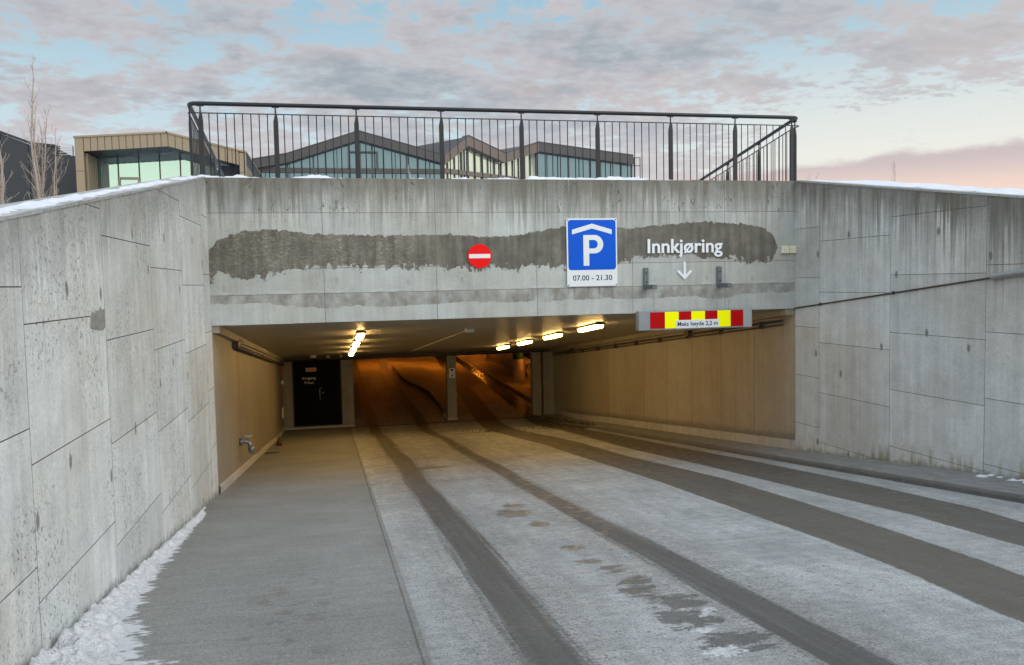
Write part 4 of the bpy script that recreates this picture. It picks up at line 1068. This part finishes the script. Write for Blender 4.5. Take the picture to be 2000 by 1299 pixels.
ridge('wall_snow', np.arange(XL - .65, XL - .0, .03), np.arange(1.5, 12.4, .045), lt_h, lambda X, Y: wt_left(np.minimum(Y, 11.95)) + 0 * X, 'rounded bank of snow lying along the top of the left wall', cat='snow', keepall=True)
def rt_h(X, Y):
    n_ = vnoise(X, Y, 1.3, 21.0, 3)
    prof = np.clip((X - xr(Y) - .06) / .2, -1, 1)
    return prof * (.018 + .016 * n_) - .004
ridge('wall_snow', np.arange(XR, 8.6, .05), np.arange(3, 12.4, .07), rt_h, lambda X, Y: wt_right(np.minimum(Y, 12)) , 'thin smooth snow lying along the top of the right wall', cat='snow')
# dirty snow pushed against the foot of the left wall
m, g, b = mat('dirty_snow'); P = g.pos(); n_ = g.noise(P, 22, 5, .7); f_ = g.noise(P, 90, 3, .7); th = g.attr('thin')
col = g.mix(g.step(n_, .3, .7), (.76, .79, .83), (.93, .94, .96))
dirt = g.m('MAXIMUM', g.mul(g.step(f_, .60, .68), .45), g.mul(g.step(g.noise(P, 9, 4, .7), .56, .68), .35))
col = g.mix(dirt, col, (.30, .29, .27)); col = g.mix(g.mul(th, .3), col, (.42, .43, .43))
g.put(b.inputs['Base Color'], col); b.inputs['Roughness'].default_value = .75
g.put(b.inputs['Normal'], g.bump(g.add(n_, g.mul(f_, .8)), 1.0, .03)); M_DSNOW = m
def ft_h(X, Y):
    w = interp(Y, [(1, 1.2), (3, 1.0), (4, .66), (4.76, .46), (5.5, .27), (6.3, .20), (7, .16), (8, .135), (9, .11), (10, .11), (10.35, .05), (10.6, -.1)])
    n_ = vnoise(X + .25 * Y, Y * 1.3, 3.5, 31.0, 5); n2 = vnoise(X + .3 * Y, Y * 1.1, 19, 35.0, 4); n3 = vnoise(X * .8 + .25 * Y, Y * 1.0, 13, 39.0, 5)
    s = (X - XL) / np.maximum(w, .02)
    hmax = interp(Y, [(1, .17), (5, .125), (6.5, .10), (10.4, .075)])
    e = 1 - s + .45 * n_ + .30 * n3 * np.clip(s * 2 - .6, 0, 1)
    back = np.clip((X - XL) / .07 + .3, 0, 1)
    ph = np.clip(e, -1, 1)
    return np.where(ph > 0, hmax * ph ** .9 * back * (.75 + .42 * n2 + .15 * n_), ph * .2) - .003
xs_, ys_ = np.arange(XL - .005, .0, .012), np.arange(3.4, 10.7, .015)
o = ridge('foot_snow', xs_, ys_, ft_h, lambda X, Y: ramp_z(Y) + .03, 'long bank of dirty crumbly snow at the foot of the left wall on the walkway', cat='snow')
at = o.data.attributes.new('thin', 'FLOAT', 'POINT')
co = np.zeros(len(o.data.vertices) * 3, np.float32); o.data.vertices.foreach_get('co', co); co = co.reshape(-1, 3)
at.data.foreach_set('value', np.clip(1 - (co[:, 2] - ramp_z(co[:, 1]) - .03) / .03, 0, 1).astype(np.float32))
o.data.materials.clear(); o.data.materials.append(M_DSNOW)
# snow scraps by the right wall
def rs_h(X, Y):
    n_ = vnoise(X, Y, 7, 41.0, 4)
    return .006 - np.abs(X - 7.33) * .25 + .05 * n_ + interp(Y, [(6, .0), (7.6, .01), (8.1, -.005), (8.4, -.05)])
ridge('foot_snow', np.arange(7.15, 7.5, .02), np.arange(5.5, 8.5, .03), rs_h, lambda X, Y: ramp_z(Y) + .09, 'small scraps of snow at the foot of the right wall', cat='snow')
# litter of leaves and grit at the foot of the ramp on the right and along the walkway edge
bm = bmesh.new()
def scrap(x_, y_, z_, s):
    a = random.uniform(0, 2 * PI); pts = []
    for k_ in range(5):
        t = a + 2 * PI * k_ / 5; r_ = s * random.uniform(.5, 1)
        pts.append(bm.verts.new((x_ + r_ * math.cos(t), y_ + r_ * math.sin(t), z_ + random.uniform(.0, s * .5))))
    c0 = bm.verts.new((x_, y_, z_ + s * .7))
    for k_ in range(5): bm.faces.new((pts[k_], pts[(k_ + 1) % 5], c0))
for i in range(420):
    t = random.random(); y_ = 21.0 + 4.8 * t; x_ = 6.62 + random.gauss(0, .18) - .5 * max(0, t - .6) * random.random()
    if x_ > 7.2: continue
    scrap(x_, y_, rz_(y_) + (.075 if x_ > 6.63 else .002), random.uniform(.015, .06))
for i in range(150): scrap(random.gauss(4.0, .3) + (0 if i % 2 else 1.6), 22.2 + random.gauss(0, .25), rz_(22.2) + .004, random.uniform(.01, .04))
props(link('leaf_litter', bm_mesh('leaf_litter', bm), simple('dead_leaves', (.06, .045, .03), .8, var=.5, scale=20)), 'dark wet leaves and grit heaped at the foot of the right kerb', 'litter', kind='stuff')
bm = bmesh.new()
for i in range(1500):
    y_ = 2.5 + 14 * random.random() ** 1.3; r_ = random.random()
    x_ = random.gauss(.62, .16) if r_ < .35 else random.gauss(1.6, .28) if r_ < .7 else random.uniform(WX + .02, 6.5)
    if x_ < WX + .01 or x_ > 6.55: continue
    s = random.uniform(.002, .0065) * (1.6 if random.random() < .06 else 1); scrap(x_, y_, rz_(y_), s)
props(link('grit', bm_mesh('grit', bm), simple('dark_grit', (.09, .09, .085), .9, var=.4, scale=30)), 'scattered dark grit on the carriageway', 'grit', kind='stuff')

# ------------------------------------------------------------------ background buildings
def ray_pt(u, v, Y_):
    dx = rt * ((u - 1000) / F_PX) + dn * ((v - 649.5) / F_PX) + fw
    return EYE + dx * (Y_ / dx.y)
M_BRASS = simple('bronze_cladding', (.235, .185, .125), .45, .35, var=.12, scale=2, bump=.05)
M_DARKSOF = simple('dark_soffit', (.02, .025, .028), .5)
M_DARKCLAD = simple('black_cladding', (.022, .025, .030), .55, .2, var=.3, scale=1)
def glass(name, col, rough=.03, mixf=.72, inner=(.02, .03, .03)):
    m, g, b = mat(name)
    b.inputs['Base Color'].default_value = (*inner, 1); b.inputs['Roughness'].default_value = .4
    gl = g.new('ShaderNodeBsdfGlossy'); gl.inputs['Color'].default_value = (*col, 1); gl.inputs['Roughness'].default_value = rough
    P = g.pos(); g.put(gl.inputs['Normal'], g.bump(g.noise(P, .6, 2), .03, .05))
    mx = g.new('ShaderNodeMixShader'); mx.inputs[0].default_value = mixf
    out = m.node_tree.nodes['Material Output']
    g.l.new(b.outputs[0], mx.inputs[1]); g.l.new(gl.outputs[0], mx.inputs[2]); g.l.new(mx.outputs[0], out.inputs[0]); return m
M_GREENG = glass('pale_green_glass', (.62, .90, .78), mixf=.42, inner=(.15, .185, .18))
M_BLUEG = glass('blue_grey_glass', (.20, .32, .37), .10, .34, (.04, .07, .085))
M_SKYG = glass('sky_tinted_glass', (.55, .60, .50), .10, .5, (.42, .45, .36))  # cream tint paints in the bright low sky reflected by the turned front
# left bronze pavilion
pv = empty('pavilion', (-5, 29, 1.6), 'bronze clad pavilion with a large mirror glass front behind the snowy left wall', 'building')
Y0 = 28.0
O = [(-7.61, 1.5), (-7.61, 6.23), (-4.93, 6.42), (-2.56, 5.83), (-2.56, 1.5)]
I_ = [(-7.36, 1.5), (-7.36, 5.80), (-4.90, 5.985), (-2.78, 5.42), (-2.78, 1.5)]
def top_at(P, x_):
    return float(np.interp(x_, [P[1][0], P[2][0], P[3][0]], [P[1][1], P[2][1], P[3][1]]))
xs = list(np.linspace(-7.36, -4.9, 13)) + list(np.linspace(-4.9, -2.78, 11))[1:]
xs[0] = -7.355; xs[-1] = -2.785
for a_, b_ in zip(xs[:-1], xs[1:]):
    slab2d('cladding_panel', [(a_, top_at(I_, a_)), (b_, top_at(I_, b_)), (b_, top_at(O, b_)), (a_, top_at(O, a_))], lambda u, v, w: (u, Y0 + .03 - w, v), .03, M_BRASS, pv, .008, .006)
for x0, x1 in ((-7.61, -7.36), (-2.78, -2.56)):
    zt = top_at(O, x0 if x0 < -5 else x1)
    for z0, z1 in ((1.5, 3.6), (3.6, 5.2), (5.2, zt)): slab2d('cladding_panel', [(x0, z0), (x1, z0), (x1, z1), (x0, z1)], lambda u, v, w: (u, Y0 + .03 - w, v), .03, M_BRASS, pv, .006, .004)
# roof slab and side walls, as a thick shell
for (a_, b_) in ((1, 2), (2, 3)):
    p, q = O[a_], O[b_]; r_, s_ = I_[a_], I_[b_]
    prism('roof', [(p[0], r_[1] + .03), (q[0], s_[1] + .03), (q[0], q[1] - .03), (p[0], p[1] - .03)], lambda u, v, w: (u, w, v), Y0 + .031, Y0 + 7, M_DARKSOF, pv)
    prism('roof_flashing', [(p[0] - .02, p[1] - .02), (q[0] + .02, q[1] - .02), (q[0] + .02, q[1] + .035), (p[0] - .02, p[1] + .035)], lambda u, v, w: (u, w, v), Y0 - .04, Y0 + 7, M_BRASS, pv)
prism('side_wall', [(-7.6, 1.5), (-7.38, 1.5), (-7.38, 5.8), (-7.6, 5.8)], lambda u, v, w: (u, w, v), Y0 + .031, Y0 + 7, M_BRASS, pv)
prism('side_wall', [(-2.76, 1.5), (-2.57, 1.5), (-2.57, 5.45), (-2.76, 5.45)], lambda u, v, w: (u, w, v), Y0 + .031, Y0 + 7, M_BRASS, pv)
for k_ in range(6): box('slat', (-7.37, Y0 + .2 + k_ * .19, 4.3), (-7.30, Y0 + .27 + k_ * .19, 5.78), M_BRASS, pv)
YG = Y0 + 1.45
gxs = [-7.36, -6.72, -6.08, -5.44, -4.80, -4.16, -3.60]
for i, (a_, b_) in enumerate(zip(gxs[:-1], gxs[1:])):
    prism('glass_pane', [(a_ + .015, 1.6), (b_ - .015, 1.6), (b_ - .015, top_at(I_, b_)), (a_ + .015, top_at(I_, a_))], lambda u, v, w: (u, w, v), YG, YG + .02, M_GREENG, pv)
for x_ in gxs[1:]: box('mullion', (x_ - .018, YG - .03, 1.6), (x_ + .018, YG + .03, top_at(I_, x_) + .02), M_FRAME, pv)
M_BRONZ = simple('bronze_frame', (.28, .25, .20), .5, .4)
wf = [(-6.72, 5.18), (-6.08, 5.18), (-6.08, 4.0), (-6.72, 4.0)]
for lo, hi in (((-6.74, YG - .06, 5.13), (-6.06, YG - .005, 5.20)), ((-6.74, YG - .06, 3.9), (-6.67, YG - .005, 5.13)), ((-6.13, YG - .06, 3.9), (-6.06, YG - .005, 5.13))): box('window_frame', lo, hi, M_BRONZ, pv)
M_WOOD = simple('warm_wood', (.30, .14, .05), .6, var=.3)
box('back_wall', (-3.6, YG + .2, 1.6), (-2.77, YG + .3, 5.5), M_WOOD, pv)
box('dark_panel', (-3.62, YG - .02, 5.0), (-2.77, YG + .05, 5.6), M_DARKSOF, pv)
M_CREAMW = simple('cream_board', (.75, .60, .33), .6)
box('parapet_board', (-7.30, YG - .5, 3.9), (-6.75, YG - .45, 4.62), M_CREAMW, pv)
# dark building
db = empty('dark_building', (-11, 30, 1.6), 'black clad building with a falling roofline at the left edge', 'building')
DY = 29.6
RP = [(-22, 11.0), (-10.2, 6.63), (-9.3, 6.27), (-8.56, 6.22), (-8.0, 6.24)]
rzt = lambda q: float(np.interp(q, [p[0] for p in RP], [p[1] for p in RP]))
prism('wall', [(-22, 1.5), (-7.7, 1.5), (-7.7, 5.9), (-8.6, 5.9), (-8.6, 6.15)] + [(-9.3, 6.22), (-10.2, 6.58), (-22, 10.9)], lambda u, v, w: (u, w, v), DY, DY + 6, M_DARKCLAD, db)
for x_ in np.arange(-14.2, -8.7, .8):
    prism('cladding_panel', [(x_ + .015, 1.6), (x_ + .785, 1.6), (x_ + .785, rzt(x_ + .785) - .06), (x_ + .015, rzt(x_ + .015) - .06)], lambda u, v, w: (u, DY - w, v), .002, .03, M_DARKCLAD, db)
prism('roof_trim', [(-22, 10.95), (-10.2, 6.60), (-9.3, 6.25), (-8.6, 6.18), (-8.6, 6.25), (-9.3, 6.32), (-10.2, 6.67), (-22, 11.02)], lambda u, v, w: (u, w, v), DY - .08, DY + .4, M_FRAME, db)
# roof plant screen between the two
for k_ in range(7): box('screen_slat', (-8.58, DY + .1, 5.72 + k_ * .075), (-7.7, DY + .13, 5.735 + k_ * .075), M_ALU, db)
for x_ in (-8.55, -8.15, -7.75): box('screen_post', (x_, DY + .13, 5.0), (x_ + .03, DY + .16, 6.24), M_FRAME, db)

# centre building with gabled glass fronts
cb = empty('glass_building', (6, 52, 1.6), 'large grey building with pointed gables and glazed fronts behind the railing', 'building')
M_FASC = simple('brown_grey_fascia', (.050, .046, .046), .55, .1, var=.15, scale=1)
M_FASC_LIT = simple('lit_fascia', (.13, .10, .085), .55, .1, var=.15, scale=1)  # lighter copy of the fascia: light on the turned front put into its colour
M_MULL = simple('mullion_dark', (.05, .055, .06), .5, .2)
def gable_front(prof, A, B, fas_m, gl_m, pane_w, fh, band_z, soff=None):
    """prof: (s,z) roof line along the plan line A->B (s in 0..1)"""
    A = Vector((*A, 0)); B = Vector((*B, 0)); Ld = (B - A); L_ = Ld.length; e = Ld.normalized(); n = Vector((e.y, -e.x, 0))
    f3 = lambda s, v, w: tuple(A + e * s + n * w + Vector((0, 0, v)))
    S = [p[0] * L_ for p in prof]; Z = [p[1] for p in prof]
    zt = lambda s: float(np.interp(s, S, Z))
    for i in range(len(S) - 1):
        prism('fascia', [(S[i], Z[i] - fh), (S[i + 1], Z[i + 1] - fh), (S[i + 1], Z[i + 1]), (S[i], Z[i])], f3, 0, .35, fas_m, cb)
        prism('roof', [(S[i], Z[i] - fh * .8), (S[i + 1], Z[i + 1] - fh * .8), (S[i + 1], Z[i + 1] - .05), (S[i], Z[i] - .05)], f3, -6, -.002, M_FASC, cb)
        prism('roof_edge', [(S[i], Z[i] + .002), (S[i + 1], Z[i + 1] + .002), (S[i + 1], Z[i + 1] + .05), (S[i], Z[i] + .05)], f3, -.1, .38, M_MULL, cb)
    nP = max(1, round(L_ / pane_w)); ss = sorted(set(list(np.linspace(0, L_, nP + 1)) + S))
    ss = [s for i, s in enumerate(ss) if i == 0 or s - ss[i - 1] > .05]
    for a_, b_ in zip(ss[:-1], ss[1:]):
        prism('glass_pane', [(a_ + .02, band_z + .12), (b_ - .02, band_z + .12), (b_ - .02, zt(b_) - fh), (a_ + .02, zt(a_) - fh)], f3, -.12, -.10, gl_m, cb)
        prism('glass_pane', [(a_ + .02, 1.6), (b_ - .02, 1.6), (b_ - .02, band_z - .12), (a_ + .02, band_z - .12)], f3, -.12, -.10, gl_m, cb)
    for k_, s in enumerate(ss):
        w_ = .10 if k_ % 3 == 0 else .045
        prism('mullion', [(s - w_ / 2, 1.6), (s + w_ / 2, 1.6), (s + w_ / 2, zt(s) - fh + .02), (s - w_ / 2, zt(s) - fh + .02)], f3, -.14, -.02, M_MULL, cb)
    prism('band', [(0, band_z - .14), (L_, band_z - .14), (L_, band_z + .14), (0, band_z + .14)], f3, -.15, .03, fas_m, cb)
def pz(u, v, Y_=50.): p = ray_pt(u, v, Y_); return p.x, p.z
A0 = pz(493, 313); P1 = pz(560, 302); P2 = pz(700, 258); P3 = pz(861, 303)
LL = P3[0] - A0[0]
gable_front([(0, A0[1]), ((P1[0] - A0[0]) / LL, P1[1]), ((P2[0] - A0[0]) / LL, P2[1]), (1, P3[1])], (A0[0], 50), (P3[0], 50), M_FASC, M_BLUEG, .68, .52, 8.25)
q0 = ray_pt(861, 303, 50.2); q1 = ray_pt(905, 267, 51.5); q2 = ray_pt(977, 301, 53.5); q3 = ray_pt(1047, 279, 55.5)
LL = (Vector((q3.x, q3.y)) - Vector((q0.x, q0.y))).length
fr_ = lambda q: (Vector((q.x, q.y)) - Vector((q0.x, q0.y))).length / LL
gable_front([(0, q0.z), (fr_(q1), q1.z), (fr_(q2), q2.z), (1, q3.z)], (q0.x, q0.y), (q3.x, q3.y), M_FASC_LIT, M_SKYG, .6, .62, 8.35)
r1 = ray_pt(1234, 305, 55.3)
gable_front([(0, q3.z), (1, r1.z)], (q3.x, 55.5), (r1.x, 55.3), M_FASC, M_BLUEG, .75, .62, 8.3)
# frames on the first front and end cage
p = ray_pt(690, 300, 49.85)
for lo, hi in (((P2[0] - .65, 49.86, 9.3), (P2[0] + 1.1, 49.9, 9.38)), ((P2[0] - .65, 49.86, 8.4), (P2[0] - .55, 49.9, 9.3)), ((P2[0] + 1.0, 49.86, 8.4), (P2[0] + 1.1, 49.9, 9.3))): box('window_frame', lo, hi, M_MULL, cb)
for x_ in (.1, .55): box('cage_post', (r1.x + x_, 55.2, 6), (r1.x + x_ + .05, 55.25, r1.z - .1), M_MULL, cb)
for z_ in (r1.z - .15, r1.z - .7, 8.4): box('cage_rail', (r1.x, 55.2, z_), (r1.x + .6, 55.24, z_ + .05), M_MULL, cb)
# pale stake in the snow
q = ray_pt(801, 349, 13.6)
sk2 = tube('marker_stake', [(q.x, 13.6, 2.7), (q.x, 13.6, 3.05), (q.x - .02, 13.6, ray_pt(800, 323, 13.6).z)], [.018, .018, .010], M_WHITE, None, 6)
props(sk2, 'thin pale marker stake in the snow behind the railing', 'stake')

# ------------------------------------------------------------------ bare trees and shrubs
m, g, b = mat('birch_bark'); P = g.pos(); X, Y, Z = g.sep(P); n_ = g.noise(g.xyz(X, Y, g.mul(Z, 4)), 9, 4)
g.put(b.inputs['Base Color'], g.mix(n_, (.16, .12, .095), (.42, .36, .30))); b.inputs['Roughness'].default_value = .8; M_BARK = m
def branch(bm, p, d_, L_, r_, depth, spread=.35, twist=.10, up=.25):
    pts = [p]; rad = [r_]; n = max(4, int(L_ / .14)); kids = []
    for i in range(n):
        d_ = (d_ + Vector((random.gauss(0, twist), random.gauss(0, twist), random.gauss(0, twist * .5) + up * .12))).normalized()
        p = p + d_ * (L_ / n); pts.append(p); rad.append(max(.0035, r_ * (1 - .78 * (i + 1) / n)))
        if depth > 0 and i > n * .15: kids.append((p, d_.copy(), rad[-1]))
    add_tube(bm, pts, rad, 6 if r_ > .015 else 4)
    if depth > 0:
        kn = max(2, int(len(kids) * (.55 if depth > 1 else .85)))
        for (q_, dd, rr) in random.sample(kids, min(kn, len(kids))):
            a = random.uniform(0, 2 * PI); side = Vector((math.cos(a), math.sin(a), 0)) * random.uniform(spread * .7, spread * 1.4)
            branch(bm, q_, (dd + side).normalized(), L_ * random.uniform(.22, .5), rr * .62, depth - 1, spread, twist * 1.2, up)
def tree(x_, y_, z_, H, stems, label, seed, cat='tree'):
    random.seed(seed)
    t = empty('bare_tree' if cat == 'tree' else 'bare_shrub', (x_, y_, z_), label, cat)
    bt_, bc = bmesh.new(), bmesh.new()
    for s in range(stems):
        a = random.uniform(0, 2 * PI); lean = .03 + .09 * random.random() if s else .01
        h = H * (1 if s == 0 else random.uniform(.45, .85))
        d_ = Vector((math.cos(a) * lean, math.sin(a) * lean, 1)).normalized()
        p = Vector((x_, y_, z_)) + Vector((math.cos(a), math.sin(a), 0)) * .05 * (s > 0)
        # stem
        pts = [p]; rad = [.036 * (h / 4) + .006]; n = int(h / .2)
        q_ = p; dd = d_
        for i in range(n):
            dd = (dd + Vector((random.gauss(0, .045), random.gauss(0, .045), .10))).normalized(); q_ = q_ + dd * (h / n)
            pts.append(q_); rad.append(max(.006, rad[0] * (1 - .85 * (i + 1) / n)))
            if i > n * .12:
                for _ in range(2 if random.random() < .65 else 1):
                    b2 = random.uniform(0, 2 * PI); out = Vector((math.cos(b2), math.sin(b2), 0)) * random.uniform(.3, .6)
                    branch(bc, q_, (dd + out).normalized(), random.uniform(.2, .6) * (1.2 - .6 * i / n), rad[-1] * .42, 1, .45, .15, .9)
        add_tube(bt_, pts, rad, 7)
    link('trunk', bm_mesh('trunk', bt_, True), M_BARK, t); link('crown', bm_mesh('crown', bc, True), M_BARK, t)
def gpt(u, v, Y_): q_ = ray_pt(u, v, Y_); return q_.x
tree(gpt(84, 300, 20), 20, 2.2, 4.15, 7, 'bare slender multi stemmed tree standing before the dark building', 3)
tree(gpt(-8, 300, 19), 19, 2.1, 3.7, 5, 'bare slender tree cut by the left edge of the photo', 8)
tree(gpt(1425, 300, 26) , 26, 3.2, 1.9, 4, 'small leafless shrub just right of the railing on the skyline', 12, 'shrub') if False else None
tree(gpt(1745, 300, 18), 18, 2.2, 1.75, 4, 'leafless shrub poking above the right wall on the skyline', 14, 'shrub')
tree(gpt(1582, 300, 18), 18, 2.25, 1.4, 3, 'tiny leafless shrub beside the right end of the railing', 15, 'shrub')
random.seed(5)
